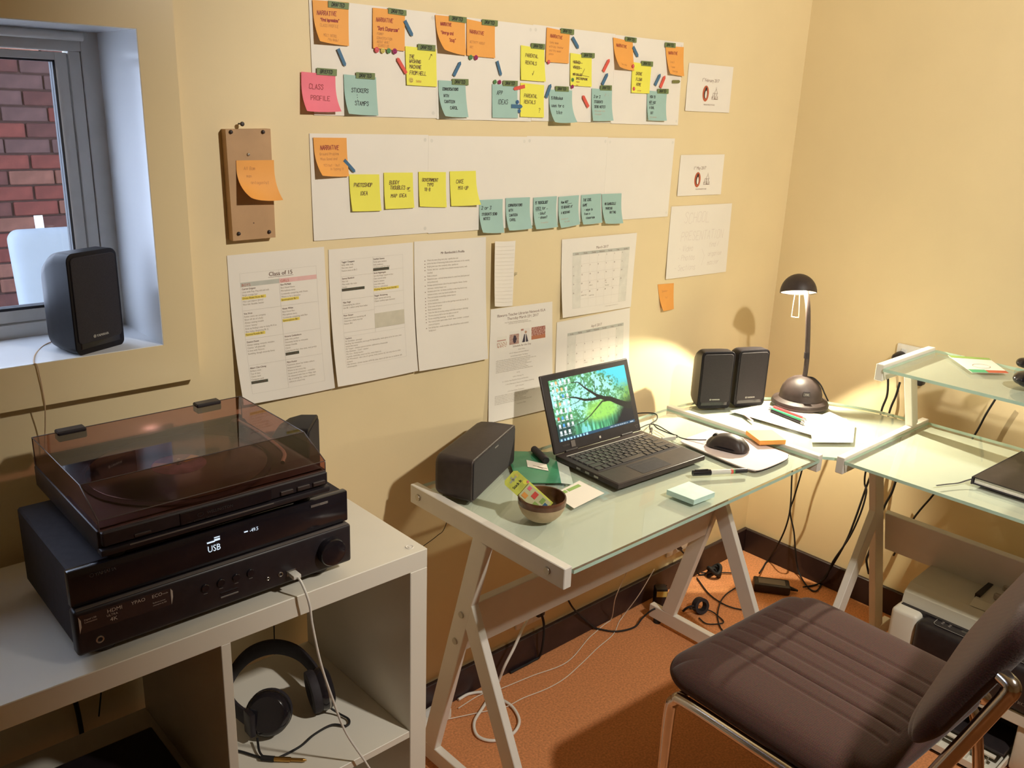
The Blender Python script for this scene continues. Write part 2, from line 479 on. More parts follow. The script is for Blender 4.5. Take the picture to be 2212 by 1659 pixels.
part('reveal', merge(box(WX1 - .003, WX1 - .0002, -.0296, .2, WZ0, WZ1), box(WX0, WX1 - .003, -.0296, .2, WZ1 - .003, WZ1 - .0002), box(WX0 + .0002, WX0 + .003, -.0296, .2, WZ0, WZ1)), 'white_paint', win)
part('sill', box(WX0, WX1, -.0296, .2, WZ0 + .0002, WZ0 + .002, .0005, 1), 'white_paint', win)
yf0, yf1 = .155, .195
fr = merge(box(WX1 - .033, WX1, yf0, yf1, WZ0, WZ1, .001, 1), box(WX0, WX1 - .033, yf0, yf1, WZ1 - .036, WZ1, .001, 1), box(WX0, WX1 - .033, yf0, yf1, WZ0, WZ0 + .027, .001, 1), box(WX0, WX0 + .033, yf0, yf1, WZ0, WZ1, .001, 1))
part('frame', fr, 'alu_frame', win)
part('jamb_rib', box(WX1 - .054, WX1 - .034, yf0 + .003, yf1 - .004, WZ0 + .027, WZ1 - .036, .001, 1), 'alu_frame', win)
sx1, sz0, sz1 = WX1 - .056, WZ0 + .029, WZ1 - .039
ys0, ys1 = yf0 + .006, yf1 - .008
part('sash', merge(box(sx1 - .020, sx1, ys0, ys1, sz0, sz1, .001, 1), box(WX0 + .05, sx1 - .02, ys0, ys1, sz1 - .013, sz1, .001, 1), box(WX0 + .05, sx1 - .02, ys0, ys1, sz0, sz0 + .022, .001, 1), box(WX0 + .034, WX0 + .054, ys0, ys1, sz0, sz1, .001, 1)), 'alu_frame', win)
gx1, gz0, gz1 = sx1 - .020, sz0 + .022, sz1 - .013
part('gasket', merge(box(gx1 - .004, gx1, ys0 + .002, ys1 - .002, gz0, gz1), box(WX0 + .054, gx1, ys0 + .002, ys1 - .002, gz1 - .003, gz1), box(WX0 + .054, gx1, ys0 + .002, ys1 - .002, gz0, gz0 + .005)), 'gasket', win)
part('pane', box(WX0 + .054, gx1 - .004, .172, .176, gz0 + .005, gz1 - .003), 'window_glass', win)
part('blind_rail', cyl((WX0 + .02, .135, WZ1 - .012), (WX1 - .035, .135, WZ1 - .012), .008, seg=12), 'alu_frame', win, smooth=40)

structure(part('unseen_shade_roof', box(-2.35, 3, .9, 4.4, 2.35, 2.45), 'white_paint'))  # unseen slab added to keep skylight off the bricks and garden chair
# outside: brick wall, paving, cushioned garden chair
wo = structure(part('wall_outside', box(-2.45, 3, 4.06, 4.3, -.3, 1.93), 'mortar', loc=(-1.3, 4.06, 0)), 'brick wall outside the window')
structure(part('paving_ground', box(-6, 3, .2, 4.06, -.4, -.15), 'paving'), 'concrete paving outside')
bme = []
for k in range(4):
    b = box(-.115, .115, -.012, .03, -.038, .038, .005, 1); me = bpy.data.meshes.new('brick'); b.to_mesh(me); b.free(); me.materials.append(BR[k]); bme.append(me)
rb = random.Random(3)
for row in range(22):
    for c in range(10):
        o = bpy.data.objects.new('brick', bme[rb.choice((0, 0, 1, 1, 2, 3))]); COL.objects.link(o); o.parent = wo
        o.location = (-1.13 + c * .24 + (row % 2) * .12 - .0 + rb.uniform(-.003, .003), -.006 + rb.uniform(-.003, .003), -.02 + row * .086 + .04)
gc = thing('garden_chair', 'white cushioned garden chair outside, seen through the window', 'chair', (-1.33, 3.0, -.15))
part('back_cushion', xf(pillow(.60, .52, .07, .07, .05, 12), (-1.325, 3.0, .65), (math.radians(78), 0, 0)), 'outdoor_fabric', gc, smooth=50)
part('seat_cushion', xf(pillow(.60, .56, .06, .06, .05, 12), (-1.325, 2.70, .34)), 'outdoor_fabric', gc, smooth=50)
for sx in (-1.60, -1.05):
    for sy in (2.45, 2.98): part('leg', box(sx - .02, sx + .02, sy - .02, sy + .02, -.15, .3, .003, 1), 'white_paint', gc)
part('seat_frame', merge(box(-1.62, -1.03, 2.43, 3.0, .27, .30, .003, 1)), 'white_paint', gc)
for sx in (-1.47, -1.18): part('back_post', bar((sx, 3.0, .28), (sx, 3.09, .96), .035, .02), 'white_paint', gc)
# ------------------------------------------------------------------ L-shaped glass desk (two wings, corner leaf, raised shelf)
desk = thing('corner_desk', 'L-shaped frosted glass desk with white metal trestle frames and raised shelf', 'desk', (-.62, -.60, 0))
ZR, ZG = .720, .712
def glass_leaf(name, pts, z1, inset, th=.008):
    "clear toughened slab with a frosted film underneath"
    b = NB(); top = [b.verts.new((x, y, z1)) for x, y in pts]; bot = [b.verts.new((x, y, z1 - th)) for x, y in pts]
    b.faces.new(top); b.faces.new(bot[::-1]); n = len(pts)
    for i in range(n):
        f = b.faces.new((top[i], bot[i], bot[(i + 1) % n], top[(i + 1) % n])); f.material_index = 1
    g = part(name, b, ['clear_glass', 'glass_edge'], desk)
    c = NB(); a0 = [c.verts.new((x, y, z1 - th - .0004)) for x, y in inset]; a1 = [c.verts.new((x, y, z1 - th - .0014)) for x, y in inset]
    c.faces.new(a0); c.faces.new(a1[::-1])
    for i in range(len(inset)): c.faces.new((a0[i], a1[i], a1[(i + 1) % len(inset)], a0[(i + 1) % len(inset)]))
    part('frosted_film', c, 'frosted_film', g)
    return g
def rect(x0, x1, y0, y1, i=0, j=None):
    j = i if j is None else j
    return [(x0 + i, y0 + j), (x1 - i, y0 + j), (x1 - i, y1 - j), (x0 + i, y1 - j)]
glass_leaf('glass_top', rect(-1.559, -.656, -.577, -.085), ZG, rect(-1.559, -.656, -.577, -.085, .012, .017))
glass_leaf('glass_top', rect(-.615, -.125, -1.555, -.623), ZG, rect(-.615, -.125, -1.555, -.623, .017, .012))
corner = [(-.633, -.085), (-.633, -.566), (-.606, -.599), (-.138, -.599), (-.145, -.49), (-.17, -.40), (-.21, -.31), (-.275, -.235), (-.36, -.17), (-.47, -.115), (-.57, -.09)]
cin = [(-.625, -.095), (-.625, -.557), (-.598, -.591), (-.148, -.591), (-.155, -.49), (-.18, -.405), (-.22, -.317), (-.284, -.244), (-.367, -.180), (-.475, -.126), (-.57, -.101)]
glass_leaf('glass_top', corner, ZG, cin)
glass_leaf('shelf_glass', rect(-.482, -.165, -1.555, -.623), .936, rect(-.482, -.165, -1.555, -.623, .012, .012))
for x in (-1.5705, -.6445): part('end_rail', box(x - .0105, x + .0105, -.573, -.081, ZR - .045, ZR, .0015, 1), 'white_metal', desk)
for y in (-.6115, -1.566): part('end_rail', box(-.615, -.12, y - .0105, y + .0105, ZR - .045, ZR, .0015, 1), 'white_metal', desk)
for y in (-.6115, -1.566): part('shelf_rail', box(-.478, -.17, y - .0105, y + .0105, .900, .944, .0015, 1), 'white_metal', desk)
for y in (-.6115, -1.566): part('shelf_upright', bar((-.212, y, ZR), (-.289, y, .902), .034, .021, (1, 0, 0)), 'white_metal', desk)
part('shelf_beam', box(-.312, -.292, -1.556, -.622, .884, .922, .0015, 1), 'white_metal', desk)
for x in (-1.5705, -.6445):      # trestle frames of the wing along the note wall
    part('leg', bar((x, -.157, .055), (x, -.327, .678), .0206, .046), 'white_metal', desk)
    part('leg', bar((x, -.503, .055), (x, -.283, .505), .0200, .046), 'white_metal', desk)
    part('foot_bar', box(x - .0105, x + .0105, -.556, -.088, .014, .058, .0015, 1), 'white_metal', desk)
    for y in (-.53, -.115): part('foot_pad', cyl((x, y, 0), (x, y, .015), .012), 'rubber', desk)
for y in (-.6115, -1.566):       # trestle frames of the wing along the side wall
    part('leg', bar((-.203, y, .055), (-.408, y, .678), .0206, .046, (0, 1, 0)), 'white_metal', desk)
    part('leg', bar((-.566, y, .055), (-.348, y, .498), .0200, .046, (0, 1, 0)), 'white_metal', desk)
    part('foot_bar', box(-.605, -.125, y - .0105, y + .0105, .014, .058, .0015, 1), 'white_metal', desk)
    for x in (-.58, -.15): part('foot_pad', cyl((x, y, 0), (x, y, .015), .012), 'rubber', desk)
part('modesty_panel', bar((-1.559, -.270, .439), (-.656, -.270, .439), .135, .018, (0, -.22, 1)), 'white_metal', desk)
part('modesty_panel', bar((-.285, -.623, .417), (-.285, -1.555, .417), .135, .018, (-.33, 0, 1)), 'white_metal', desk)
for y, z in ((-.273, .475), (-.253, .398), (-.112, .698), (-.528, .698)):
    part('bolt', cyl((-1.5845, y, z), (-1.578, y, z), .0075, .0082, 14), 'steel', desk, smooth=40)
for x, y in ((-1.545, -.545), (-.672, -.545), (-1.545, -.12), (-.672, -.12), (-.59, -.64), (-.15, -.64)):
    part('glass_pad', cyl((x, y, ZG - .0085), (x, y, ZG - .014), .012, .012, 14), 'white_metal', desk)

# ------------------------------------------------------------------ cube bookcase
bk = thing('cube_bookcase', 'low white cube bookcase with open cubbies under the window', 'bookcase', (-2.5, -.23, 0))
by0, by1 = -.422, -.032
part('top_panel', box(-3.262, -1.789, by0, by1, .732, .77, .0012, 1), 'white_laminate', bk)
part('bottom_panel', box(-3.224, -1.827, by0, by1, 0, .038, .0012, 1), 'white_laminate', bk)
for x in (-1.827, -3.262): part('side_panel', box(x, x + .038, by0, by1, 0, .732, .0012, 1), 'white_laminate', bk)
for x in (-2.187, -2.542, -2.893): part('divider', box(x, x + .016, by0 + .001, by1, .038, .732, .0008, 1), 'white_laminate', bk)
for x0, x1 in ((-2.171, -1.827), (-2.526, -2.187), (-2.877, -2.542), (-3.224, -2.893)): part('shelf', box(x0, x1, by0 + .002, by1, .372, .387, .0008, 1), 'white_laminate', bk)
part('screw_cap', merge(lathe([(0, .0012), (.003, .0012), (.0032, .0002), (.0055, .0006), (.0062, .0012), (.0075, .0012), (.008, 0)], (-1.812, -.398, .77), 20)), 'white_metal', bk, smooth=50)

# ------------------------------------------------------------------ office chair
def fabric():
    m = bpy.data.materials.new('chair_fabric'); m.use_nodes = True; n = m.node_tree.nodes; l = m.node_tree.links; b = n['Principled BSDF']
    b.inputs['Roughness'].default_value = .95; b.inputs['Specular IOR Level'].default_value = .15; b.inputs['Sheen Weight'].default_value = .15; b.inputs['Sheen Roughness'].default_value = .5
    tc = n.new('ShaderNodeTexCoord'); mp = n.new('ShaderNodeMapping'); mp.inputs['Scale'].default_value = (380, 380, 380); mp.inputs['Rotation'].default_value = (0, 0, .78)
    ck = n.new('ShaderNodeTexChecker'); ck.inputs['Scale'].default_value = 1.0; ck.inputs['Color1'].default_value = (.120, .060, .050, 1); ck.inputs['Color2'].default_value = (.095, .047, .040, 1)
    nz = n.new('ShaderNodeTexNoise'); nz.inputs['Scale'].default_value = 300; mx = n.new('ShaderNodeMix'); mx.data_type = 'RGBA'; mx.blend_type = 'MULTIPLY'; mx.inputs[0].default_value = .6
    bp = n.new('ShaderNodeBump'); bp.inputs['Strength'].default_value = .4; bp.inputs['Distance'].default_value = .001
    l.new(tc.outputs['Object'], mp.inputs[0]); l.new(mp.outputs[0], ck.inputs['Vector']); l.new(tc.outputs['Object'], nz.inputs['Vector'])
    l.new(ck.outputs['Color'], mx.inputs[6]); l.new(nz.outputs['Color'], mx.inputs[7]); l.new(mx.outputs[2], b.inputs['Base Color'])
    l.new(nz.outputs['Fac'], bp.inputs['Height']); l.new(bp.outputs[0], b.inputs['Normal']); MATS['chair_fabric'] = m
fabric()
ch = thing('office_chair', 'charcoal fabric chair with chrome tube frame pulled up to the desk', 'chair', (-1.115, -.88, 0), math.radians(-3))
GV = (-.115, -.069, -.023, .023, .069, .115)
def groove(x, y):
    if abs(y) > .20: return 0
    return sum(.0045 * math.exp(-((x - g) / .0036) ** 2) for g in GV)
st = pillow(.505, .47, .040, .034, .075, 8, 150, groove, lambda a, c: -.014 * max(0, c - .3) ** 2 + .006 * a * a)
part('seat', xf(st, (0, -.005, .434)), 'chair_fabric', ch, world=False, smooth=60)
bt = pillow(.475, .40, .030, .028, .10, 7, 40)
part('backrest', xf(bt, (.0, -.318, .735), (math.radians(114), 0, math.radians(10))), 'chair_fabric', ch, world=False, smooth=60)
for s in (-1, 1):
    dy = -.034 if s < 0 else .075
    part('side_tube', tube([(s * .25, .185, .0), (s * .25, .185, .20), (s * .25, .183, .355), (s * .25, .172, .392), (s * .25, .14, .404), (s * .252, -.05, .408), (s * .25, -.18, .412), (s * .236, -.235, .425), (s * .228, -.262 + dy, .465), (s * .222, -.305 + dy, .57), (s * .222, -.372 + dy, .745)], .0125, 14, 8), 'chrome', ch, world=False, smooth=50)
    part('rear_leg', tube([(s * .250, -.16, .405), (s * .251, -.20, .385), (s * .252, -.225, .34), (s * .254, -.26, .17), (s * .254, -.29, 0)], .0115, 12, 6), 'chrome', ch, world=False, smooth=50)
    part('end_cap', tube([(s * .222, -.371 + dy, .743), (s * .222, -.374 + dy, .752), (s * .220, -.372 + dy, .760), (s * .214, -.355 + dy, .764)], .0132, 14, 4), 'chrome', ch, world=False, smooth=50)
for y, z in ((.17, .396), (-.17, .40)): part('cross_tube', cyl((-.25, y, z), (.25, y, z), .011, seg=12), 'chrome', ch, world=False, smooth=50)
# ------------------------------------------------------------------ papers on the wall: flat outlines (x, z) on the plane y = 0, metres
Q = {
 'o1': ((-1.7507, 1.7212), (-1.6724, 1.7244), (-1.6748, 1.6451), (-1.7488, 1.6446)),
 'o2': ((-1.6174, 1.72), (-1.5401, 1.721), (-1.5424, 1.6442), (-1.619, 1.6451)),
 'o3': ((-1.4638, 1.7202), (-1.3846, 1.721), (-1.3814, 1.645), (-1.4555, 1.6465)),
 'o4': ((-1.3791, 1.7195), (-1.2993, 1.714), (-1.2974, 1.6448), (-1.3778, 1.6455)),
 'y1': ((-1.5395, 1.6545), (-1.4602, 1.6537), (-1.4588, 1.5783), (-1.5369, 1.5788)),
 'p1': ((-1.7791, 1.5936), (-1.7054, 1.5915), (-1.7059, 1.5179), (-1.7822, 1.5172)),
 't1': ((-1.6864, 1.5932), (-1.6114, 1.5909), (-1.6081, 1.5168), (-1.6859, 1.5153)),
 't2': ((-1.4536, 1.5924), (-1.3801, 1.5923), (-1.3731, 1.5167), (-1.4501, 1.513)),
 'y2': ((-1.2196, 1.6777), (-1.1458, 1.6742), (-1.1385, 1.6018), (-1.2174, 1.6023)),
 'o5': ((-1.1402, 1.7216), (-1.0634, 1.717), (-1.0637, 1.6464), (-1.1402, 1.6461)),
 'y3': ((-1.0585, 1.6712), (-0.9831, 1.6681), (-0.9789, 1.5967), (-1.0539, 1.5972)),
 'o6': ((-0.9099, 1.7163), (-0.835, 1.7114), (-0.8237, 1.6415), (-0.8954, 1.6414)),
 'o7': ((-0.7027, 1.7098), (-0.6248, 1.7125), (-0.6174, 1.6368), (-0.6825, 1.6387)),
 'y4': ((-0.8301, 1.6633), (-0.7538, 1.6604), (-0.7551, 1.5885), (-0.8281, 1.5879)),
 't3': ((-1.3024, 1.5908), (-1.2258, 1.5904), (-1.2221, 1.5184), (-1.3004, 1.5181)),
 'y5': ((-1.2163, 1.5971), (-1.1406, 1.5948), (-1.139, 1.5209), (-1.2153, 1.5213)),
 't4': ((-1.1232, 1.5858), (-1.0457, 1.5864), (-1.0408, 1.5052), (-1.1186, 1.5042)),
 't5': ((-0.9762, 1.5939), (-0.9012, 1.5928), (-0.8968, 1.5152), (-0.9713, 1.5141)),
 't6': ((-0.7625, 1.5967), (-0.6804, 1.5947), (-0.68, 1.5183), (-0.7562, 1.5189)),
 'o8': ((-1.7578, 1.4737), (-1.6829, 1.4734), (-1.6816, 1.3969), (-1.7548, 1.3945)),
 'y6': ((-1.6784, 1.4021), (-1.6057, 1.4004), (-1.6037, 1.3243), (-1.6759, 1.3261)),
 'y7': ((-1.5941, 1.4037), (-1.5201, 1.4022), (-1.5178, 1.3267), (-1.5937, 1.3271)),
 'y8': ((-1.5046, 1.4037), (-1.4302, 1.4012), (-1.4289, 1.3234), (-1.503, 1.3288)),
 'y9': ((-1.4191, 1.4028), (-1.3443, 1.4023), (-1.3378, 1.3211), (-1.4159, 1.3257)),
 't7': ((-1.3309, 1.3365), (-1.2597, 1.3359), (-1.2577, 1.2539), (-1.3313, 1.2558)),
 't8': ((-1.2503, 1.3374), (-1.1714, 1.3366), (-1.1698, 1.2566), (-1.2466, 1.2563)),
 't9': ((-1.1595, 1.335), (-1.0793, 1.3355), (-1.0813, 1.2548), (-1.1571, 1.2539)),
 't10': ((-1.0732, 1.3335), (-0.9999, 1.3349), (-1.0007, 1.2566), (-1.0704, 1.2516)),
 't11': ((-0.9913, 1.3346), (-0.9167, 1.3357), (-0.9148, 1.2562), (-0.9886, 1.2554)),
 't12': ((-0.9138, 1.3343), (-0.836, 1.3335), (-0.8309, 1.2498), (-0.9035, 1.2529)),
 'o9': ((-1.9265, 1.4338), (-1.8517, 1.4335), (-1.8533, 1.3516), (-1.9298, 1.3537)),
 'o10': ((-0.644, 1.0664), (-0.5683, 1.0624), (-0.5604, 0.9817), (-0.6184, 0.979)),
 'poster1': ((-1.7571, 1.723), (-0.6245, 1.7245), (-0.6181, 1.511), (-1.7538, 1.5145)),
 'poster2': ((-1.7647, 1.4805), (-0.6252, 1.4758), (-0.6275, 1.2616), (-1.7629, 1.2719)),
 'feb': ((-0.5918, 1.6746), (-0.3821, 1.6745), (-0.3826, 1.5476), (-0.5921, 1.5485)),
 'may': ((-0.5911, 1.4302), (-0.3805, 1.4302), (-0.3807, 1.3129), (-0.5927, 1.3158)),
 'school': ((-0.6127, 1.288), (-0.3145, 1.2841), (-0.3093, 1.071), (-0.6129, 1.0768)),
 'narrow': ((-1.2879, 1.2336), (-1.2114, 1.2339), (-1.2144, 1.0729), (-1.2856, 1.074)),
 'isla': ((-1.2848, 1.0724), (-1.0741, 1.0671), (-1.0532, 0.7703), (-1.2838, 0.7767)),
 'march': ((-1.0518, 1.2256), (-0.757, 1.2233), (-0.7611, 1.014), (-1.0419, 1.0156)),
 'april': ((-1.0528, 1.0088), (-0.7609, 1.0122), (-0.7422, 0.7823), (-1.0472, 0.8041)),
 's1': ((-1.9469, 1.2589), (-1.7393, 1.2596), (-1.7302, 0.9519), (-1.946, 0.9524)),
 's2': ((-1.7292, 1.253), (-1.5177, 1.2523), (-1.5131, 0.9509), (-1.7292, 0.9508)),
 's3': ((-1.5142, 1.2538), (-1.3063, 1.2494), (-1.2986, 0.9454), (-1.5117, 0.9487)),
 'board': ((-1.9432, 1.4879), (-1.8553, 1.4897), (-1.8546, 1.2889), (-1.9409, 1.2882)),
}
TAGS = [
 ('o1', (-1.7179, 1.7231), (-1.672, 1.7233), (-1.6733, 1.7115), (-1.7183, 1.7113)),
 ('o2', (-1.5817, 1.7233), (-1.5375, 1.7224), (-1.5375, 1.7118), (-1.5818, 1.7124)),
 ('o3', (-1.4275, 1.7225), (-1.3805, 1.7225), (-1.3812, 1.7108), (-1.428, 1.7116)),
 ('o4', (-1.3375, 1.7226), (-1.2921, 1.7235), (-1.2922, 1.7116), (-1.3376, 1.7111)),
 ('y1', (-1.5088, 1.6611), (-1.4633, 1.6613), (-1.4636, 1.6491), (-1.5092, 1.6492)),
 ('p1', (-1.7463, 1.6023), (-1.7022, 1.6017), (-1.7029, 1.5892), (-1.7468, 1.5899)),
 ('t1', (-1.6588, 1.5986), (-1.6145, 1.5988), (-1.6146, 1.5866), (-1.6594, 1.5871)),
 ('t2', (-1.4175, 1.597), (-1.3721, 1.5981), (-1.3717, 1.5853), (-1.4177, 1.585)),
 ('o5', (-1.0956, 1.7234), (-1.0509, 1.7237), (-1.0506, 1.7119), (-1.0954, 1.7124)),
 ('y2', (-1.1888, 1.6845), (-1.1449, 1.685), (-1.1448, 1.6728), (-1.1888, 1.6729)),
 ('y3', (-1.0204, 1.6742), (-0.9745, 1.6757), (-0.9741, 1.6642), (-1.0201, 1.6628)),
 ('o6', (-0.8659, 1.7217), (-0.8223, 1.7214), (-0.8217, 1.71), (-0.8657, 1.7106)),
 ('o7', (-0.7068, 1.719), (-0.6626, 1.7199), (-0.6616, 1.7079), (-0.7064, 1.7072)),
 ('y4', (-0.7968, 1.6682), (-0.7498, 1.6687), (-0.7489, 1.6564), (-0.7961, 1.6563)),
 ('t3', (-1.2714, 1.5999), (-1.2261, 1.6008), (-1.226, 1.5885), (-1.2715, 1.5882)),
 ('t4', (-1.1042, 1.5945), (-1.0587, 1.5946), (-1.0581, 1.5831), (-1.104, 1.5826)),
 ('t5', (-0.9464, 1.6026), (-0.9042, 1.6038), (-0.9036, 1.5913), (-0.947, 1.5904)),
 ('t6', (-0.7226, 1.6025), (-0.6755, 1.6038), (-0.6745, 1.5915), (-0.7218, 1.5906)),
]
ARROWS = [
 ('blue', (-1.6986, 1.6392), (-1.6827, 1.608), 0.0069),
 ('blue', (-1.5417, 1.7027), (-1.5219, 1.6742), 0.0076),
 ('red', (-1.538, 1.602), (-1.5609, 1.6313), 0.0075),
 ('blue', (-1.4133, 1.6031), (-1.3946, 1.633), 0.0075),
 ('blue', (-1.2906, 1.6398), (-1.2773, 1.6089), 0.0074),
 ('blue', (-1.0553, 1.7058), (-1.0318, 1.6822), 0.0086),
 ('red', (-0.9397, 1.6351), (-0.9196, 1.6656), 0.0088),
 ('blue', (-0.9402, 1.604), (-0.9226, 1.6321), 0.0089),
 ('blue', (-0.8336, 1.6995), (-0.8111, 1.676), 0.009),
 ('blue', (-0.7345, 1.6105), (-0.7153, 1.6403), 0.0097),
 ('red', (-0.7114, 1.6058), (-0.6953, 1.6369), 0.0099),
 ('red', (-1.2038, 1.5898), (-1.2395, 1.5825), 0.0078),
 ('blue', (-1.134, 1.567), (-1.1196, 1.5985), 0.0087),
 ('red', (-0.9861, 1.5493), (-1.0092, 1.5765), 0.009),
 ('blue', (-1.2436, 1.545), (-1.2084, 1.545), 0.0085),
 ('green', (-0.6625, 1.623), (-0.6291, 1.6244), 0.008),
 ('blue', (-1.69, 1.4308), (-1.6648, 1.4061), 0.0066),
]
SMILES = [
 ('red', (-1.6101, 1.6428), 0.0049),
 ('yellow', (-1.5957, 1.6422), 0.0045),
 ('green', (-1.5813, 1.6429), 0.0047),
 ('magenta', (-1.5667, 1.643), 0.005),
 ('green', (-1.3673, 1.6431), 0.0047),
 ('magenta', (-1.3524, 1.6435), 0.0048),
 ('yellow', (-1.5258, 1.5893), 0.0048),
 ('red', (-1.1311, 1.6466), 0.0042),
 ('green', (-1.2954, 1.5958), 0.0043),
 ('magenta', (-1.2819, 1.5958), 0.0043),
 ('green', (-1.0476, 1.6107), 0.0041),
 ('magenta', (-1.047, 1.5952), 0.0042),
 ('red', (-0.8319, 1.6532), 0.0042),
 ('red', (-0.8198, 1.5986), 0.0045),
 ('blue', (-1.2255, 1.5546), 0.0042),
 ('blue', (-1.2188, 1.535), 0.0042),
]
class Sheet:
    def __init__(s, c4, y0, lL=0.0, lR=0.0, t0=.2, lS=0.0, wave=0.0, pw=2.0):
        s.c = [Vector((x, z)) for x, z in c4]; s.y0, s.lL, s.lR, s.t0, s.lS, s.wave, s.pw = y0, lL, lR, t0, lS, wave, pw
        s.w = (s.c[0] - s.c[1]).length; s.h = (s.c[0] - s.c[3]).length
        m = sum(s.c, Vector((0, 0))) / 4; s.loc = (m.x, y0, m.y)
    def S(s, a, t, off=0.0):
        p = (s.c[0] * (1 - a) + s.c[1] * a) * (1 - t) + (s.c[3] * (1 - a) + s.c[2] * a) * t
        k = max(0.0, (t - s.t0) / (1 - s.t0)) ** s.pw
        l = (s.lL * max(0.0, 1 - a) ** 1.5 + s.lR * max(0.0, a) ** 1.5) * k + s.lS * (1 - a) ** 2
        l += s.wave * k * (0.5 + 0.5 * math.sin(a * 17.0 + s.c[0].x * 9))
        return Vector((p.x + l * (-1.32 - p.x) / 2.02, s.y0 - l - off, p.y + l * (2.28 - p.y) / 2.02))
    def fn(s, off=.0005): return lambda a, b: s.S(a / s.w, -b / s.h, off)
    def mesh(s, nx=8, ny=10, th=.0003):
        b = NB(); F = [[b.verts.new(s.S(i / nx, j / ny, th)) for i in range(nx + 1)] for j in range(ny + 1)]
        B = [[b.verts.new(s.S(i / nx, j / ny, 0)) for i in range(nx + 1)] for j in range(ny + 1)]
        for j in range(ny):
            for i in range(nx):
                b.faces.new((F[j][i], F[j + 1][i], F[j + 1][i + 1], F[j][i + 1])); b.faces.new((B[j][i], B[j][i + 1], B[j + 1][i + 1], B[j + 1][i]))
        for i in range(nx):
            b.faces.new((F[0][i], F[0][i + 1], B[0][i + 1], B[0][i])); b.faces.new((F[ny][i + 1], F[ny][i], B[ny][i], B[ny][i + 1]))
        for j in range(ny):
            b.faces.new((F[j + 1][0], F[j][0], B[j][0], B[j + 1][0])); b.faces.new((F[j][nx], F[j + 1][nx], B[j + 1][nx], B[j][nx]))
        return b
    def quad(s, bm, a0, a1, t0, t1, off=.0004, n=4):
        for i in range(n):
            for j in range(n):
                u = [a0 + (a1 - a0) * (i + d) / n for d in (0, 1)]; v = [t0 + (t1 - t0) * (j + d) / n for d in (0, 1)]
                bm.faces.new([bm.verts.new(s.S(p, q, off)) for p, q in ((u[0], v[0]), (u[0], v[1]), (u[1], v[1]), (u[1], v[0]))])
    def frame(s, bm, a0, a1, t0, t1, w=.0004, off=.00045):
        f = s.fn(off); X = lambda a: a * s.w; Y = lambda t: -t * s.h
        n = 6
        for P in ([(X(a0 + (a1 - a0) * i / n), Y(t0)) for i in range(n + 1)], [(X(a0 + (a1 - a0) * i / n), Y(t1)) for i in range(n + 1)],
                  [(X(a0), Y(t0 + (t1 - t0) * i / n)) for i in range(n + 1)], [(X(a1), Y(t0 + (t1 - t0) * i / n)) for i in range(n + 1)]):
            ribbon(bm, P, w, f)
def picture(sheet, parent, a0, a1, t0, t1, nx, ny, func, name='photo_print', off=.0006):
    b = NB(); V = [[b.verts.new(sheet.S(a0 + (a1 - a0) * i / nx, t0 + (t1 - t0) * j / ny, off)) for i in range(nx + 1)] for j in range(ny + 1)]
    for j in range(ny):
        for i in range(nx): b.faces.new((V[j][i], V[j + 1][i], V[j + 1][i + 1], V[j][i + 1]))
    b.verts.index_update(); uv = [(i / nx, j / ny) for j in range(ny + 1) for i in range(nx + 1)]
    o = part(name, b, 'print_picture', parent)
    ca = o.data.color_attributes.new('Col', 'FLOAT_COLOR', 'POINT')
    for k, (u, v) in enumerate(uv): ca.data[k].color = tuple(func(u, v)) + (1,)
    return o
attr_mat('print_picture')

def sticky(key, mat, label, lines, lL=.003, lR=.003, y0=-.0036, t0=.22, group=None, pw=2.0, cat='sticky note'):
    sh = Sheet(Q[key], y0, lL, lR, t0, pw=pw)
    o = tag(part('sticky_note', sh.mesh(), mat, loc=sh.loc, smooth=40), label, cat, group)
    inks = {}
    rnd = random.Random(key)
    for ln in lines:
        txt, x, y, h, ink = ln[:5]; k = ln[5] if len(ln) > 5 else {}
        b = inks.setdefault(ink, NB()); f = sh.fn()
        if txt is None: ribbon(b, [(px / 1000, -py / 1000) for px, py in k['pts']], k.get('w', .0010), f); continue
        write(b, txt, h / 1000, x / 1000, -y / 1000, f, w=k.get('w', .00115 if ink != 'ink_faint' and ink != 'pencil' else .0006), slant=k.get('slant', .15), rnd=rnd, wid=k.get('wid', .75))
    for ink, b in inks.items(): part('handwriting', b, ink, o)
    return sh, o
def faint(*rows): return [(t, x, y, h, 'ink_faint') for t, x, y, h in rows]
NR = ('NARRATIVE', 8, 25, 7.2, 'ink_red')
def nar(x, y, h=6.6): return ('NARRATIVE', x, y, h, 'ink_red', {'wid': .72})

# the two long planning strips: A4 sheets taped side by side
def strip(key, label, y0, cuts, wave):
    c = [Vector(p) for p in Q[key]]; root = thing('planning_strip', label, 'poster', ((c[0].x + c[1].x) / 2, y0, (c[0].y + c[3].y) / 2))
    for i, (a, b) in enumerate(zip(cuts, cuts[1:])):
        q = [c[0].lerp(c[1], a), c[0].lerp(c[1], b), c[3].lerp(c[2], b), c[3].lerp(c[2], a)]
        dz = (-1) ** i * .0008
        sh = Sheet([(p.x, p.y + dz) for p in q], y0 - .0003 * (i % 2), wave=wave[i], t0=.3, lL=.0005)
        part('paper_sheet', sh.mesh(10, 8), 'paper', root, smooth=40)
        for a, t in ((.03, .05), (.97, .05), (.97, .95)):
            d = NB(); P = sh.S(a, t, .0004); d.faces.new([d.verts.new((P.x + .004 * math.cos(k), P.y, P.z + .004 * math.sin(k))) for k in [2 * math.pi * j / 10 for j in range(10)]])
            part('putty_mark', d, 'tape', root)
    return root
strip('poster1', 'long white paper strip with orange NARRATIVE notes and coloured flags', -.0012, (0, .262, .508, .757, 1), (.0008, .0012, .0008, .0008))
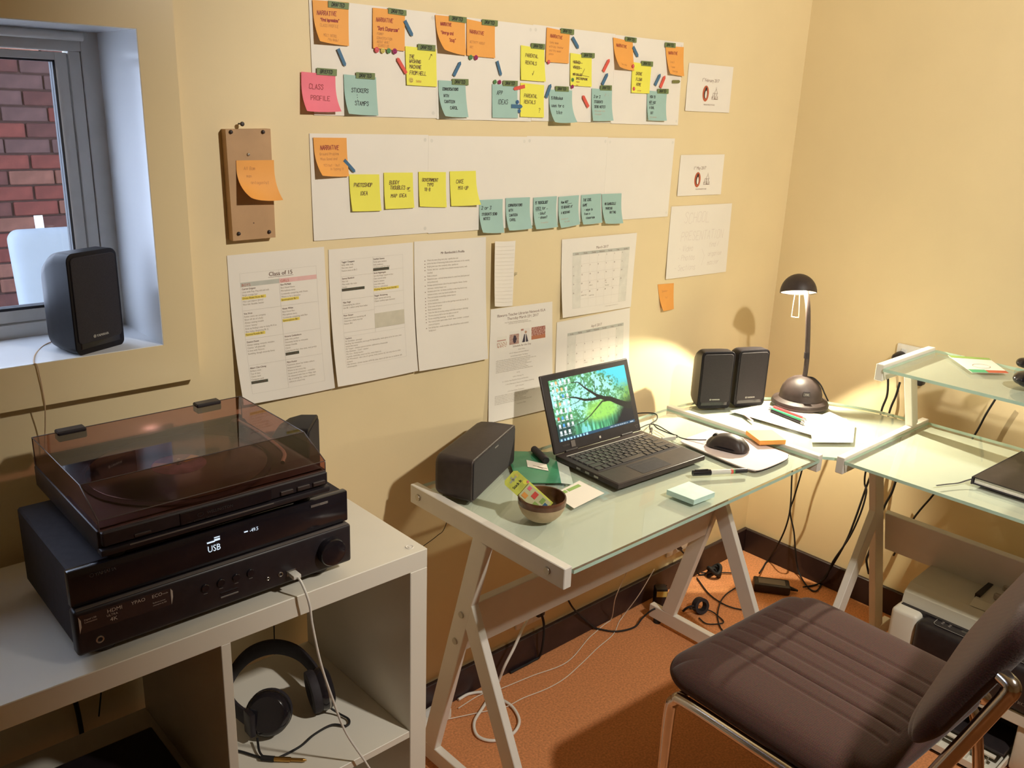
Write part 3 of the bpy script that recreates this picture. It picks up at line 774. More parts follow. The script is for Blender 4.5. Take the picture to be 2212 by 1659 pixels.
strip('poster2', 'long white paper strip with four yellow notes in a row', -.0012, (0, .252, .507, .757, 1), (.0012, .0014, .0014, .0008))

OR, YE, TE = 'note_orange', 'note_yellow', 'note_teal'
sticky('o1', OR, 'orange note reading First Impressions, lower corner curled', [NR, ('"First Impressions"', 14, 36, 5.2, 'ink_red', {'wid': .5})] + faint(('CLASS PROFILE', 12, 46, 5), ('MEET INTRO', 16, 64, 5), ('(Vip desk)', 24, 71, 4.5)), .015, .002)
sticky('o2', OR, 'orange note reading Dark Classroom above four smiley dots', [nar(8, 24, 7), ('"Dark Classroom"', 10, 40, 6.5, 'ink_red', {'wid': .58})] + faint(('FUNNY', 10, 49, 4.6), ('CONVERSATION', 9, 57, 4.6), ('ABOUT WHAT', 9, 64, 4.6), ('SCARES US', 11, 71, 4.6)), .002, .002)
sticky('o3', OR, 'orange note reading George and Soup, strongly curled', [('NARRATIVE', 12, 19, 6, 'ink_red', {'wid': .62}), ('"George and', 10, 36, 6, 'ink_red', {'wid': .6}), ('Soup"', 32, 50, 7, 'ink_red', {'wid': .6})], .021, .003)
sticky('o4', OR, 'flat orange NARRATIVE note beside the George and Soup note', [nar(8, 27, 7)] + faint(('ACTIVITY ABOUT', 8, 47, 4.8), ('ART', 8, 58, 4.8)), .002, .002)
sticky('o5', OR, 'orange NARRATIVE note between two yellow notes, red dot below', [nar(12, 20, 7)] + faint(('funny meme', 10, 33, 4.6), ('with boy teacher', 10, 42, 4.6), ('and tiny model', 10, 51, 4.6), ('plane', 10, 59, 4.6)), .002, .002)
sticky('o6', OR, 'curled orange NARRATIVE note above the Drone Flown Home note', [nar(10, 20, 7)] + faint(('Ten a day', 18, 66, 4.6),), .02, .003)
sticky('o7', OR, 'orange NARRATIVE note at the right end of the strip', [nar(10, 20, 7)] + faint(('2 and 3', 14, 42, 4.6), ('1 leader', 14, 55, 4.6), ('classroom', 18, 66, 4.6)), .010, .006)
sticky('y1', YE, 'yellow note reading The Washing Machine From Hell', [('THE', 9, 22, 6.4, 'ink_brown'), ('WASHING', 9, 31, 6.4, 'ink_brown'), ('MACHINE', 9, 42, 6.6, 'ink_brown'), ('FROM HELL', 9, 54, 7.2, 'ink_brown'), (None, 0, 0, 0, 'ink_brown', {'pts': [(60, 22), (66, 12), (64, 12), (67, 11), (68, 14)]}), ('SARAH', 24, 69, 4, 'ink_faint')], .002, .002)
sticky('p1', 'note_pink', 'pink note reading Class Profile', [('CLASS', 16, 30, 9, 'ink_red'), ('PROFILE', 17, 52, 9, 'ink_red')], .016, .016)
sticky('t1', TE, 'teal note reading Stickers Stamps', [('STICKERS', 16, 32, 7.5, 'ink_black'), ('.', 28, 38, 5, 'ink_black'), ('.', 28, 43, 5, 'ink_black'), ('.', 28, 48, 5, 'ink_black'), ('STAMPS', 21, 58, 8, 'ink_black')], .012, .002)
sticky('t2', TE, 'teal Conversations With Canteen Carol note below a blue flag', [('CONVERSATIONS', 10, 20, 5.4, 'ink_black', {'wid': .68}), ('WITH', 12, 34, 5.6, 'ink_black'), ('CANTEEN', 12, 47, 6, 'ink_black'), ('CAROL', 25, 61, 6.5, 'ink_black')], .019, .005)
sticky('y2', YE, 'yellow Parental Rentals note with a tick', [('PARENTAL', 14, 23, 7.2, 'ink_brown'), ('RENTALS', 14, 39, 7.2, 'ink_brown'), ('^', 34, 62, 9, 'ink_brown')], .003, .003)
sticky('y3', YE, 'yellow note with crossed out lines and a slash', [('HUSHED', 10, 22, 6, 'ink_brown'), ('VOICES', 10, 34, 6, 'ink_brown'), ('/', 40, 48, 16, 'ink_brown'), ('MIC CALLED', 9, 50, 5, 'ink_brown'), ('SPECTROPHONE', 20, 59, 4.6, 'ink_brown', {'wid': .8}),
    (None, 0, 0, 0, 'ink_brown', {'pts': [(9, 19), (42, 20)]}), (None, 0, 0, 0, 'ink_brown', {'pts': [(9, 31), (40, 32)]}), (None, 0, 0, 0, 'ink_brown', {'pts': [(8, 47), (66, 50)]}), ('simple', 20, 66, 3.5, 'ink_faint'), ('bus', 20, 74, 3.5, 'ink_faint')], .002, .002)
sticky('y4', YE, 'yellow note reading Drone Flown Home', [('DRONE', 16, 30, 7.2, 'ink_brown'), ('FLOWN', 17, 44, 7.2, 'ink_brown'), ('HOME', 19, 57, 7.2, 'ink_brown'), ('carter', 24, 71, 4, 'ink_faint')], .003, .002)
sticky('t3', TE, 'teal note reading App Ideas', [('APP', 14, 22, 8.5, 'ink_black'), ('IDEAS', 17, 42, 9.5, 'ink_black')], .002, .002)
sticky('y5', YE, 'yellow Parental Rentals note with a question mark', [('PARENTAL', 12, 31, 7.6, 'ink_brown'), ('RENTALS', 12, 45, 7.6, 'ink_brown'), ('?', 58, 64, 10, 'ink_brown')], .003, .003)
sticky('t4', TE, 'teal Ridiculous uses for a bike note, bottom edge lifted', [('15 Ridiculous', 6, 22, 6.4, 'ink_black', {'wid': .6}), ('uses for a', 6, 40, 7, 'ink_black', {'wid': .7}), ('bike', 20, 57, 8, 'ink_black')], .022, .022)
sticky('t5', TE, 'teal 2 or 3 Students Send Notes note between flags', [('2 or 3', 8, 22, 6, 'ink_black', {'wid': .8}), ('Jr J', 46, 16, 7, 'pencil'), ('STUDENTS', 9, 34, 5.8, 'ink_black'), ('SEND NOTES', 9, 46, 5.8, 'ink_black', {'wid': .8}), ('And tender note', 9, 56, 4, 'pencil'), ('from again', 9, 64, 4, 'pencil')], .008, .010)
sticky('t6', TE, 'teal note reading How To Not Ask A Girl Out', [('HOW TO', 11, 18, 6, 'ink_black'), ('NOT ASK', 9, 32, 6, 'ink_black'), ('A GIRL', 9, 46, 6, 'ink_black'), ('OUT', 13, 60, 6, 'ink_black'), (None, 0, 0, 0, 'ink_black', {'pts': [(9, 35), (28, 35)]}), ('not a reminder', 8, 70, 3.6, 'pencil')], .008, .010)
sticky('o8', OR, 'orange NARRATIVE note on the lower strip, corner curled', [('NARRATIVE', 14, 23, 8, 'ink_red', {'wid': .66, 'w': .0012})] + faint(('Ground Problem', 11, 34, 4.8), ('Miss Goad and', 11, 44, 4.8), ('YES but - but', 15, 57, 4.8), ('is typing it', 30, 65, 4.8)), .019, .004)
sticky('y6', YE, 'yellow note reading Photoshop Idea', [('PHOTOSHOP', 10, 25, 7.4, 'ink_brown', {'wid': .72}), ('IDEA', 24, 42, 7.4, 'ink_brown')], .005, .004)
sticky('y7', YE, 'yellow note reading Buddy Troubles or Map Idea', [('BUDDY', 13, 24, 7.4, 'ink_brown'), ('TROUBLES', 15, 35, 7.4, 'ink_brown', {'wid': .7}), ('or', 58, 36, 6, 'ink_brown'), (None, 0, 0, 0, 'ink_brown', {'pts': [(60, 39), (66, 39)]}), ('MAP IDEA', 16, 52, 7, 'ink_brown', {'wid': .85})], .004, .003)
sticky('y8', YE, 'yellow note reading Government Typo', [('GOVERNMENT', 9, 20, 6.4, 'ink_brown', {'wid': .74}), ('TYPO', 22, 30, 6.4, 'ink_brown'), ('18-8', 15, 40, 6.4, 'ink_brown')], .003, .003)
sticky('y9', YE, 'yellow note reading Cake Mix-Up', [('CAKE', 17, 26, 7.6, 'ink_brown'), ('MIX-UP', 22, 40, 7.4, 'ink_brown')], .003, .014)
sticky('t7', TE, 'teal 2 or 3 Students Send Notes note beside the Cake Mix-Up note', [('2 or 3', 6, 22, 7, 'ink_black', {'wid': .9}), ('STUDENTS SEND', 7, 36, 5.6, 'ink_black', {'wid': .72}), ('NOTES', 11, 47, 6, 'ink_black')], .016, .008)
sticky('t8', TE, 'teal Conversations With Canteen Carol note on the lower strip', [('CONVERSATIONS', 8, 20, 5.4, 'ink_black', {'wid': .72}), ('WITH', 9, 32, 5.6, 'ink_black'), ('CANTEEN', 10, 44, 5.6, 'ink_black'), ('CAROL', 10, 56, 6, 'ink_black')], .013, .013)
sticky('t9', TE, "teal Ridiculous Uses note listing bike and shoes", [("15 'RIDICULOUS'", 6, 16, 6, 'ink_black', {'wid': .62}), ('USES for ..', 8, 30, 6.4, 'ink_black'), (None, 0, 0, 0, 'ink_black', {'pts': [(8, 33), (28, 32)]}), ("- bike?", 16, 43, 6, 'ink_black'), ("- shoes?", 16, 53, 6, 'ink_black'), ('tin machine', 22, 66, 4, 'pencil')], .013, .013)
sticky('t10', TE, 'teal note reading How Not To Behave At A Wedding', [('How NOT', 9, 17, 5.6, 'ink_black'), (None, 0, 0, 0, 'ink_black', {'pts': [(32, 20), (48, 19)]}), ('TO BEHAVE AT', 9, 30, 5.6, 'ink_black', {'wid': .72}), ('A WEDDING', 9, 44, 5.6, 'ink_black'), ('Meeting all', 8, 60, 4, 'pencil'), ('for week', 18, 68, 4, 'pencil')], .013, .013)
sticky('t11', TE, 'teal note reading The Cool Game', [('THE COOL', 7, 16, 6, 'ink_black'), ('GAME', 6, 29, 6, 'ink_black'), ('- ways to', 12, 41, 5.6, 'ink_black'), ('liven a', 10, 52, 5.6, 'ink_black'), ('classroom', 16, 63, 5.6, 'ink_black')], .012, .012)
sticky('t12', TE, 'teal note at the end of the row, Marking Writing', [('MR BAMBUCKLE', 10, 29, 6, 'ink_black', {'wid': .7}), ('MARKING', 13, 41, 6, 'ink_black'), ('WRITING', 28, 52, 6, 'ink_black')], .013, .012)
sticky('o9', OR, 'orange note stuck on the wooden board, bottom curled out', faint(('All Bam', 14, 17, 5.5), ('man', 18, 31, 5), ('antagonist', 24, 44, 5.5)), .036, .022, y0=-.0195, t0=.15)
sticky('o10', OR, 'small orange note below the School Presentation paper', [('Speaker', 16, 26, 6, 'ink_faint'), ('list', 30, 48, 6, 'ink_faint')], .013, .004, y0=-.0006)

# ---- DRAFTED tags along the top edges of the notes
NOTE = {'o1': 'First Impressions', 'o2': 'Dark Classroom', 'o3': 'George and Soup', 'o4': 'flat orange Narrative', 'y1': 'Washing Machine', 'p1': 'pink Class Profile', 't1': 'Stickers Stamps', 't2': 'Canteen Carol',
        'o5': 'orange Narrative with red dot', 'y2': 'ticked Parental Rentals', 'y3': 'crossed out yellow', 'o6': 'curled orange above Drone', 'o7': 'last orange', 'y4': 'Drone Flown Home', 't3': 'App Ideas', 't4': 'uses for a bike', 't5': 'Students Send Notes', 't6': 'Ask A Girl Out'}
for k, *c4 in TAGS:
    sh = Sheet(c4, -.0050); word = 'BRIEFED' if k == 'p1' else 'DRAFTED'
    o = tag(part('paper_tag', sh.mesh(2, 2), 'tag_green', loc=sh.loc), f'green {word} tag on the {NOTE[k]} note', 'tag', 'green tags on the notes')
    b = NB(); write(b, word, .0062, sh.w * .16, -sh.h * .76, sh.fn(), w=.0011, slant=.2, rnd=random.Random(k), wid=.72); part('handwriting', b, 'ink_black', o)

# ---- arrow flags
AW = ['below the First Impressions note', 'beside the Dark Classroom note', 'pointing up from the Washing Machine note', 'above the Canteen Carol tag', 'below the flat orange Narrative note', 'beside the orange Narrative note with red dot',
      'right of the crossed out yellow note', 'above the Students Send Notes tag', 'pointing to the Drone Flown Home note', 'paired with a red flag under the last orange note', 'paired with a blue flag under the last orange note',
      'between the App Ideas and Parental Rentals notes', 'left of the uses for a bike note', 'between the bike and Students notes', 'lying level across the App Ideas note', 'lone short one by the strip end', 'on the lower strip']
for (c, a, b, w), where in zip(ARROWS, AW):
    a, b = Vector(a), Vector(b); d = (b - a).normalized(); n = Vector((-d.y, d.x)) * w / 2; tip = b - d * w * .55
    pts = [a + n, tip + n, b, tip - n, a - n]; m = (a + b) / 2; yb = -.0052
    o = part('arrow_flag', prism([(p.x, p.y) for p in pts], lambda x, z: (x, yb, z), lambda x, z: (x, yb - .0004, z)), 'flag_' + c, loc=(m.x, yb, m.y))
    tag(o, f'{c} arrow flag {where}', 'flag', 'arrow flags on the strips')
# ---- smiley dots
SW = ['first under the Dark Classroom note', 'second under the Dark Classroom note', 'third under the Dark Classroom note', 'fourth under the Dark Classroom note', 'under the flat orange Narrative note', 'under the flat orange Narrative note', 'on the Washing Machine note',
      'under the orange Narrative note between yellow notes', 'above the App Ideas note', 'above the App Ideas note', 'on the crossed out yellow note', 'under the crossed out yellow note', 'on the curled orange note corner', 'on the Drone Flown Home note', 'above the level blue flag', 'below the level blue flag']
for (c, (x, z), r), where in zip(SMILES, SW):
    yb = -.0085 if 'curled' in where else -.0056
    C = [(r * 1.08 * math.cos(2 * math.pi * k / 20), r * 1.08 * math.sin(2 * math.pi * k / 20)) for k in range(20)]
    o = tag(part('smiley_dot', prism(C, lambda a, b: (x + a, yb, z + b), lambda a, b: (x + a, yb - .0005, z + b)), 'dot_' + c, loc=(x, yb, z)), f'{c} smiley dot sticker {where}', 'sticker', 'smiley dot stickers')
    b = NB(); f = lambda p, q: Vector((x + p, yb - .0008, z + q))
    for ex in (-.35, .35): ribbon(b, [(ex * r, .15 * r), (ex * r, .5 * r)], r * .16, f)
    ribbon(b, [(r * .6 * math.cos(t), r * (-.05 + .6 * math.sin(t))) for t in [math.pi * (1.12 + .76 * k / 8) for k in range(9)]], r * .12, f)
    part('face', b, 'ink_black' if c != 'red' else 'paper', o)

# ---- wooden board
bd = thing('wooden_board', 'narrow wooden board with corner screws hung on a nail', 'board', (-1.9, 0, 1.39))
pm('board_wood', (0.50, 0.30, 0.15), .55, var=.10, scale=14, bump=.15, bscale=60)
c4 = Q['board']
part('plank', prism([c4[0], c4[1], c4[2], c4[3]], lambda a, b: (a, -.001, b), lambda a, b: (a, -.0185, b)), 'board_wood', bd)
for x, z in ((-1.9336, 1.4836), (-1.8709, 1.4841), (-1.9295, 1.3012), (-1.8678, 1.3005)):
    part('screw', xf(lathe([(0, .0042), (.002, .004), (.0032, .003), (.0036, .0012), (.0036, -.002)], seg=12), (x, -.0185, z), (math.radians(90), 0, 0)), 'brown_black', bd, smooth=50)
part('hook', xf(lathe([(0, .003), (.0022, .0028), (.0030, .001), (.0030, -.002)], seg=12), (-1.902, -.0185, 1.4441), (math.radians(90), 0, 0)), 'steel', bd, smooth=50)
part('peg_hole', cyl((-1.898, -.0180, 1.319), (-1.898, -.0188, 1.319), .0012, seg=8), 'ink_brown', bd)
tag(part('nail', merge(cyl((-1.9085, .004, 1.4975), (-1.9085, -.014, 1.4975), .0014, seg=8), xf(lathe([(0, .0035), (.003, .003), (.0042, .001), (.0042, 0)], seg=12), (-1.9085, -.014, 1.4975), (math.radians(90), 0, 0))), 'brown_black', loc=(-1.9085, -.005, 1.4975), smooth=50), 'dark nail in the wall above the wooden board', 'nail')
# ------------------------------------------------------------------ printed sheets
def a4(key, y0, **k): return Sheet(Q[key], y0, **k)
def lines(bm, sh, rows, size, shear=0.0, off=.0005, squeeze=1.0):
    for s, t, txt in rows: print_text(bm, txt, size, s * sh.w, -t * sh.h, sh.fn(off), squeeze=squeeze, shear=shear)
FS = .0050
s1 = a4('s1', -.001, lL=.020, lR=.010, t0=.1)
p = tag(part('printed_page', s1.mesh(10, 14), 'paper', loc=s1.loc, smooth=40), 'printed Class of 15 page with highlighted lines', 'paper')
b = NB(); print_text(b, 'Class of 15', .0115, .52 * s1.w, -.155 * s1.h, s1.fn(), 'C', bold=.03); s1.quad(b, .39, .65, .162, .164, .0005)
part('title', b, 'print_dark', p)
b = NB(); s1.quad(b, .11, .50, .178, .207, .0004); part('header_band', b, 'band_grey', p)
b = NB(); s1.quad(b, .50, .90, .178, .207, .0004); part('header_band', b, 'band_pink', p)
b = NB(); lines(b, s1, [(.12, .203, 'BOYS'), (.51, .203, 'GIRLS')], .0075); part('header_text', b, 'logo_orange', p)
b = NB()
for t0, t1 in ((.12, .36), (.36, .55), (.55, .73), (.73, .93)): s1.frame(b, .11, .50, t0, t1, .0004); s1.frame(b, .50, .90, t0, t1, .0004)
part('table_lines', b, 'table_line', p)
C1 = [(.12, .225, 'Carrot Grigson', 1), (.12, .245, 'Lives with Pop. Pop old and sick', 0), (.12, .265, 'Bright orange hair', 0), (.12, .285, 'Drone Flown Home Bk1', 2), (.12, .305, 'Has a pet pigeon (Jenny)', 0), (.12, .325, 'Nice kid, likeable, battler', 0),
      (.12, .385, 'Vex Vron', 1), (.12, .405, 'Father owns car company', 0), (.12, .425, 'Show off, bit of a bully', 0), (.12, .445, 'Always causing trouble', 0), (.12, .465, "Clever 'enemy'", 0), (.12, .485, 'Ends up finding a way to keep Mr B at', 0), (.12, .505, 'Blue Valley (beginning Bk 2)', 0), (.12, .525, 'Parental Rentals Bk1', 2),
      (.12, .575, 'Damon Dunst', 1), (.12, .595, 'Always making romantic mistakes', 0), (.12, .615, "Clumsy, 'off physically'", 0), (.12, .635, 'In love with Victoria', 0), (.12, .655, 'Bumbling, though sincerely funny', 0),
      (.12, .755, 'Albert Chin-Chong', 1), (.12, .775, 'Brilliant mind', 0), (.12, .795, 'Top of class', 0), (.12, .815, 'Classic nerd', 0), (.12, .835, 'Computer geek', 0), (.12, .857, 'Cake Mix-Up Bk1', 3),
      (.51, .225, 'Ren McMath', 1), (.51, .245, 'Best friend Vinnie', 0), (.51, .265, 'Microphone story', 0), (.51, .285, 'Constantly conspiring with Vinnie', 0), (.51, .305, 'Wants to be a detective', 0), (.51, .325, 'Spectrophone Bk 1', 2),
      (.51, .385, 'Vinnie White', 1), (.51, .405, 'Best friend Ren', 0), (.51, .425, 'Microphone story', 0), (.51, .445, 'Constantly conspiring with Ren', 0), (.51, .465, 'Spectrophone Bk1', 2),
      (.51, .575, 'Victoria Goldenhorn', 1), (.51, .595, 'Little miss perfect', 0), (.51, .615, 'Genuinely lovely to everyone', 0), (.51, .635, 'Always friendly', 0), (.51, .655, 'Clever', 0), (.51, .675, 'Long blonde hair, blue eyes, very pretty', 0), (.51, .697, 'App Ideas Bk1', 3),
      (.51, .755, 'Myra Kumar', 1), (.51, .775, 'Passionate about her Indian culture', 0), (.51, .795, 'Bollywood fanatic', 0), (.51, .815, 'Wants to act every day', 0), (.51, .835, 'Great sense of humour - comedian', 0), (.51, .855, 'As obsessed with Dan or Vijay, says', 0), (.51, .875, 'day of making fun, rather celebrate', 0), (.51, .895, 'culture in a loud way', 0)]
def body(sh, parent, rows, size=FS, sq=.86):
    n = NB()
    for s, t, txt, k in rows:
        tgt = NB() if k else n
        print_text(tgt, txt, size * (1.0 if not k else 1.04), s * sh.w, -t * sh.h, sh.fn(.0006), squeeze=sq, bold=.02 if k else 0)
        if k: part('bold_line', tgt, 'print_dark', parent)
        if k >= 2:
            q = NB(); w = text_width(txt, size) * sq * 1.08 / sh.w
            sh.quad(q, s - .005, s + w + .01, t - .0155, t + .0045, .00045); part('highlighter_mark', q, 'highlight_yellow' if k == 2 else 'highlight_dark', parent)
    part('printed_text', n, 'print_grey', parent)
body(s1, p, C1)
s2 = a4('s2', -.001, lL=.018, lR=.014, t0=.1)
p = tag(part('printed_page', s2.mesh(10, 14), 'paper', loc=s2.loc, smooth=40), 'printed page with a grey box and a Teachers paragraph', 'paper')
b = NB(); s2.quad(b, .505, .87, .49, .60, .0004); part('grey_cell', b, 'cell_grey', p)
b = NB()
for t0, t1 in ((.08, .195), (.195, .36), (.36, .46), (.46, .60), (.60, .63)): s2.frame(b, .13, .505, t0, t1, .0004)
for t0, t1 in ((.08, .18), (.18, .345), (.345, .44), (.44, .60), (.60, .63)): s2.frame(b, .505, .87, t0, t1, .0004)
s2.frame(b, .13, .87, .63, .86, .0004); part('table_lines', b, 'table_line', p)
C2 = [(.14, .10, 'Tugger Choppers', 1), (.14, .12, 'Bully, bully, bully', 0), (.14, .14, 'Not very clever', 0), (.14, .16, 'Feature more in Bk 2', 0), (.51, .10, 'Scarlett Geeves', 1), (.51, .12, 'Fairly quiet student', 0), (.51, .14, 'Aids auditions', 0), (.51, .157, 'Ordinary until her story', 0), (.51, .175, 'Photoshop Idea Bk2', 3),
      (.14, .215, 'Sammy Bamford', 1), (.14, .235, 'Nice kid', 0), (.14, .255, 'Flies under the radar', 0), (.14, .275, 'Sneaky', 0), (.14, .295, 'Government Typo Idea Bk2', 3), (.51, .20, 'Sarah Nightingale', 1), (.51, .22, 'Spooky things happen to her', 0), (.51, .24, 'Gets scared easily', 0), (.51, .26, 'Small in stature', 0), (.51, .28, 'Lives with mum', 0), (.51, .30, 'Mum in a wheelchair', 0), (.51, .32, 'Washing Machine From Hell Bk1', 2),
      (.14, .385, 'Vijay Singh', 1), (.14, .405, 'Downplaying his culture', 0), (.14, .425, 'Got Bk 1 culture away from Indian', 0), (.51, .365, 'Slugger Armstrong', 1), (.51, .385, 'Super sporty and strong', 0), (.51, .405, 'Classic cowboy-type character', 0),
      (.14, .48, 'Peter Strayer', 1), (.14, .50, 'Always absent or wandering off', 0), (.14, .52, 'Otherwise a fairly nice kid', 0), (.14, .54, 'Feature Bk2', 0), (.14, .65, 'Teachers', 1)]
C2 += [(.14, .67 + i * .0195, t, 0) for i, t in enumerate(['Mr Sternblast - principal', 'Bustling, has moustache, out to get Mr Bambuckle, wants glory to be his own, runs', 'behind the scenes', 'Mr Torpor - clueless science teacher, addicted to cheesecake', "Miss Klemmer - 'Clerk' - teacher", 'Mrs Gou - Kindy teacher', 'A gentle, watch-like, wears no bits, wears black etc.', 'Mrs Woodstock - also a bit of a grump, kindy teacher #2, not very nice to older', 'students', "Miss Schwarz - former teacher of Mr B's class, wasn't all that nice to students, left", 'school quickly'])]
body(s2, p, C2)
s3 = a4('s3', -.001, lL=.016, lR=.012, t0=.1)
p = tag(part('printed_page', s3.mesh(10, 14), 'paper', loc=s3.loc, smooth=40), 'printed profile page with a long bulleted list', 'paper')
b = NB(); print_text(b, "Mr Bambuckle's Profile", .0075, .52 * s3.w, -.105 * s3.h, s3.fn(), 'C', bold=.03, shear=.12); part('title', b, 'print_dark', p)
BL = ['Wears the same thing every day - sparkly blue suit', 'Jacket has lots of interesting inside pockets (and some on the outside)', 'Bright green eyes that constantly shine, sparkle etc', 'Tanned, dark hair - possibly from a distant overseas country, well-', ' travelled', 'Rides a unicycle', 'Mysterious past - nobody knows where he came from (both personal', ' and professional)', 'Perhaps parents/rumours about his past (magician, doctor, former', ' astronaut, country keeper etc)', 'Students adore him - he listens carefully to what they have to say,', ' believes in them, never too harsh to bullies etc', 'Plans and teaches wonderfully creative lessons', 'Is not predictable', 'All the teachers have a crush on him (perhaps work this into Bk 2?)', 'Great sense of humour', 'Backs students always', 'Takes the class on exciting outings (with little warning or planning)', 'Throws a bouncy ball to turn the lights on and off', 'Knows everything (seemingly - to the kids)', 'Has a secret Indian spark-maker friend - never revealed - a constant', ' source of mystery', 'Eats during class - cooks breakfast, tells of food from well-travelled', ' background']
body(s3, p, [(.17 if not t.startswith(' ') else .17, .15 + i * .0235, t.strip(), 0) for i, t in enumerate(BL)], .0054, .80)
b = NB()
for i, t in enumerate(BL):
    if not t.startswith(' '): s3.quad(b, .135, .145, .145 + i * .0235, .151 + i * .0235, .0006, 1)
part('bullet_marks', b, 'print_dark', p)

si = a4('isla', -.0012, lL=.003, lR=.004, t0=.4)
p = tag(part('printed_page', si.mesh(8, 12), 'paper', loc=si.loc, smooth=40), 'printed library network schedule with four small photos', 'paper')
b = NB(); print_text(b, 'Illawarra Teacher Librarian Network ISLA', .0098, .49 * si.w, -.075 * si.h, si.fn(), 'C', squeeze=.98); part('heading', b, 'print_dark', p); b = NB()
x = print_text(b, 'Thursday March 23', .0098, .26 * si.w, -.11 * si.h, si.fn()); x = print_text(b, 'rd', .005, x, -.10 * si.h, si.fn()); print_text(b, ', 2017', .0098, x, -.11 * si.h, si.fn()); part('heading', b, 'print_dark', p); b = NB()
print_text(b, 'Schedule for the Day', .0072, .50 * si.w, -.355 * si.h, si.fn(), 'C'); part('heading', b, 'print_dark', p)
b = NB(); rr = random.Random(5)
def lorem(n): return ' '.join(rr.choice(['author', 'library', 'reading', 'books', 'children', 'school', 'story', 'writer', 'and', 'the', 'of', 'for', 'with', 'session', 'talk', 'award', 'visit']) for _ in range(n))
rows = [(.22, .135, 'Venue: The Children\'s Bookshop, 6 Hannah Street, Beecroft', .8), (.28, .148, 'Coffee before the day: Croydon Heritage Functions Centre', .8), (.44, .385, 'Arrive 9.30am', 1), (.30, .41, '9.45-10  Welcome and General Business', 1), (.32, .438, '10-10.45 Guest Author: The Nanny', 1)]
rows += [(.10, .46 + i * .0145, lorem(15), .8) for i in range(8)]
rows += [(.42, .59, 'morning', .8), (.36, .625, '10.45-11 Morning Tea', 1), (.20, .655, '11-11.30 Our New Reads for Primary and Secondary', 1), (.25, .685, '11.30-12 Planning the Themes at The Children\'s Bookshop', 1), (.40, .715, '12.30-1.15 Lunch', 1), (.28, .75, '1.15-2 Guest Author Presentation', 1)]
rows += [(.09, .775 + i * .0145, lorem(15), .8) for i in range(6)] + [(.42, .88, 'Conclusion 2.45pm', 1)]
for s, t, txt, k in rows: print_text(b, txt, .0044, s * si.w, -t * si.h, si.fn(), squeeze=.9 * k)
part('printed_text', b, 'print_grey', p)
def ns(u, v, k=1.0): return 0.5 + 0.5 * math.sin(u * 37 * k + 3 * math.sin(v * 23 * k)) * math.cos(v * 31 * k + u * 11)
def ph1(u, v):
    if .30 < v < .38 and u < .9: return (.40, .10, .07)
    if v > .55 and ns(u, v) > .55: return (.55, .30, .22)
    return (.80, .75, .66)
def ph2(u, v):
    if v < .22: return (.80, .75, .68)
    if (u - .55) ** 2 * 3 + (v - .62) ** 2 < .10 and v > .30: return (.05, .03, .05)
    return (.34, .14, .10) if ns(u, v, 1.5) > .5 else (.60, .45, .38)
def ph3(u, v):
    if (u - .55) ** 2 + ((v - .27) * 1.4) ** 2 < .018: return (.50, .28, .18)
    if abs(u - .5) < .12 + .42 * max(0, v - .42) and v > .40: return (.75, .70, .66) if abs(u - .52) < .05 else (.04, .03, .05)
    if u < .3 and v < .15: return (.45, .2, .15)
    return (.78, .72, .66)
def ph4(u, v):
    if v > .72: return (.50, .18, .09)
    return (.62, .42, .34) if ns(u, v, 1.2) > .62 else (.36, .12, .09)
picture(si, p, .11, .26, .245, .34, 14, 14, ph1); picture(si, p, .30, .45, .215, .33, 18, 20, ph2); picture(si, p, .48, .62, .205, .325, 22, 26, ph3); picture(si, p, .65, .88, .205, .315, 26, 18, ph4)

def calendar(key, title, first, days, y0, label, **k):
    sh = a4(key, y0, **k); o = tag(part('calendar_page', sh.mesh(8, 10), 'paper', loc=sh.loc, smooth=40), label, 'calendar')
    X0, X1, T0, T1 = .14, .91, .215, .90; cw = (X1 - X0) / 7; chh = (T1 - T0) / 6
    b = NB(); sh.quad(b, X0, X1, .175, .213, .0004); part('weekday_band', b, 'band_grey', o)
    for xs in (X0, X1 - cw): b = NB(); sh.quad(b, xs, xs + cw, T0, T1, .0004); part('weekend_shade', b, 'table_shade', o)
    b = NB()
    for r in range(6):
        for c in range(7): sh.frame(b, X0 + c * cw, X0 + (c + 1) * cw, T0 + r * chh, T0 + (r + 1) * chh, .0003)
    part('grid_lines', b, 'table_line', o)
    b = NB(); print_text(b, title, .010, .525 * sh.w, -.155 * sh.h, sh.fn(), 'C')
    for c, d in enumerate(('Sunday', 'Monday', 'Tuesday', 'Wednesday', 'Thursday', 'Friday', 'Saturday')): print_text(b, d, .0055, (X0 + (c + .5) * cw) * sh.w, -.203 * sh.h, sh.fn(.0006), 'C', squeeze=.85)
    for n in range(1, days + 1):
        r, c = divmod(n - 1 + first, 7)
        if r < 6: print_text(b, str(n), .0056, (X0 + c * cw + .006) * sh.w, -(T0 + r * chh + .032) * sh.h, sh.fn(.0006))
    part('printed_text', b, 'print_dark', o)
    rn = random.Random(key)
    for r, c, t in ((3, 4, 'Thursday'), (3, 4, 'Talk'), (3, 2, 'Library'), (4, 1, 'School visit'), (4, 2, 'Launch day')): b = NB(); write(b, t, .003, (X0 + c * cw + .01) * sh.w, -(T0 + r * chh + rn.uniform(.05, .1)) * sh.h, sh.fn(.0006), rnd=rn, w=.0004); part('pencil_note', b, 'pencil', o)
    b = NB(); print_text(b, 'c Calendar Template by Calendarlabs.com', .0035, .60 * sh.w, -.935 * sh.h, sh.fn(.0006)); part('footer_print', b, 'pencil', o)
pm('table_shade', (.74, .71, .63), .75)
calendar('march', 'March 2017', 3, 31, -.002, 'March 2017 calendar page on the wall', lL=.010, lR=.002, t0=.2)
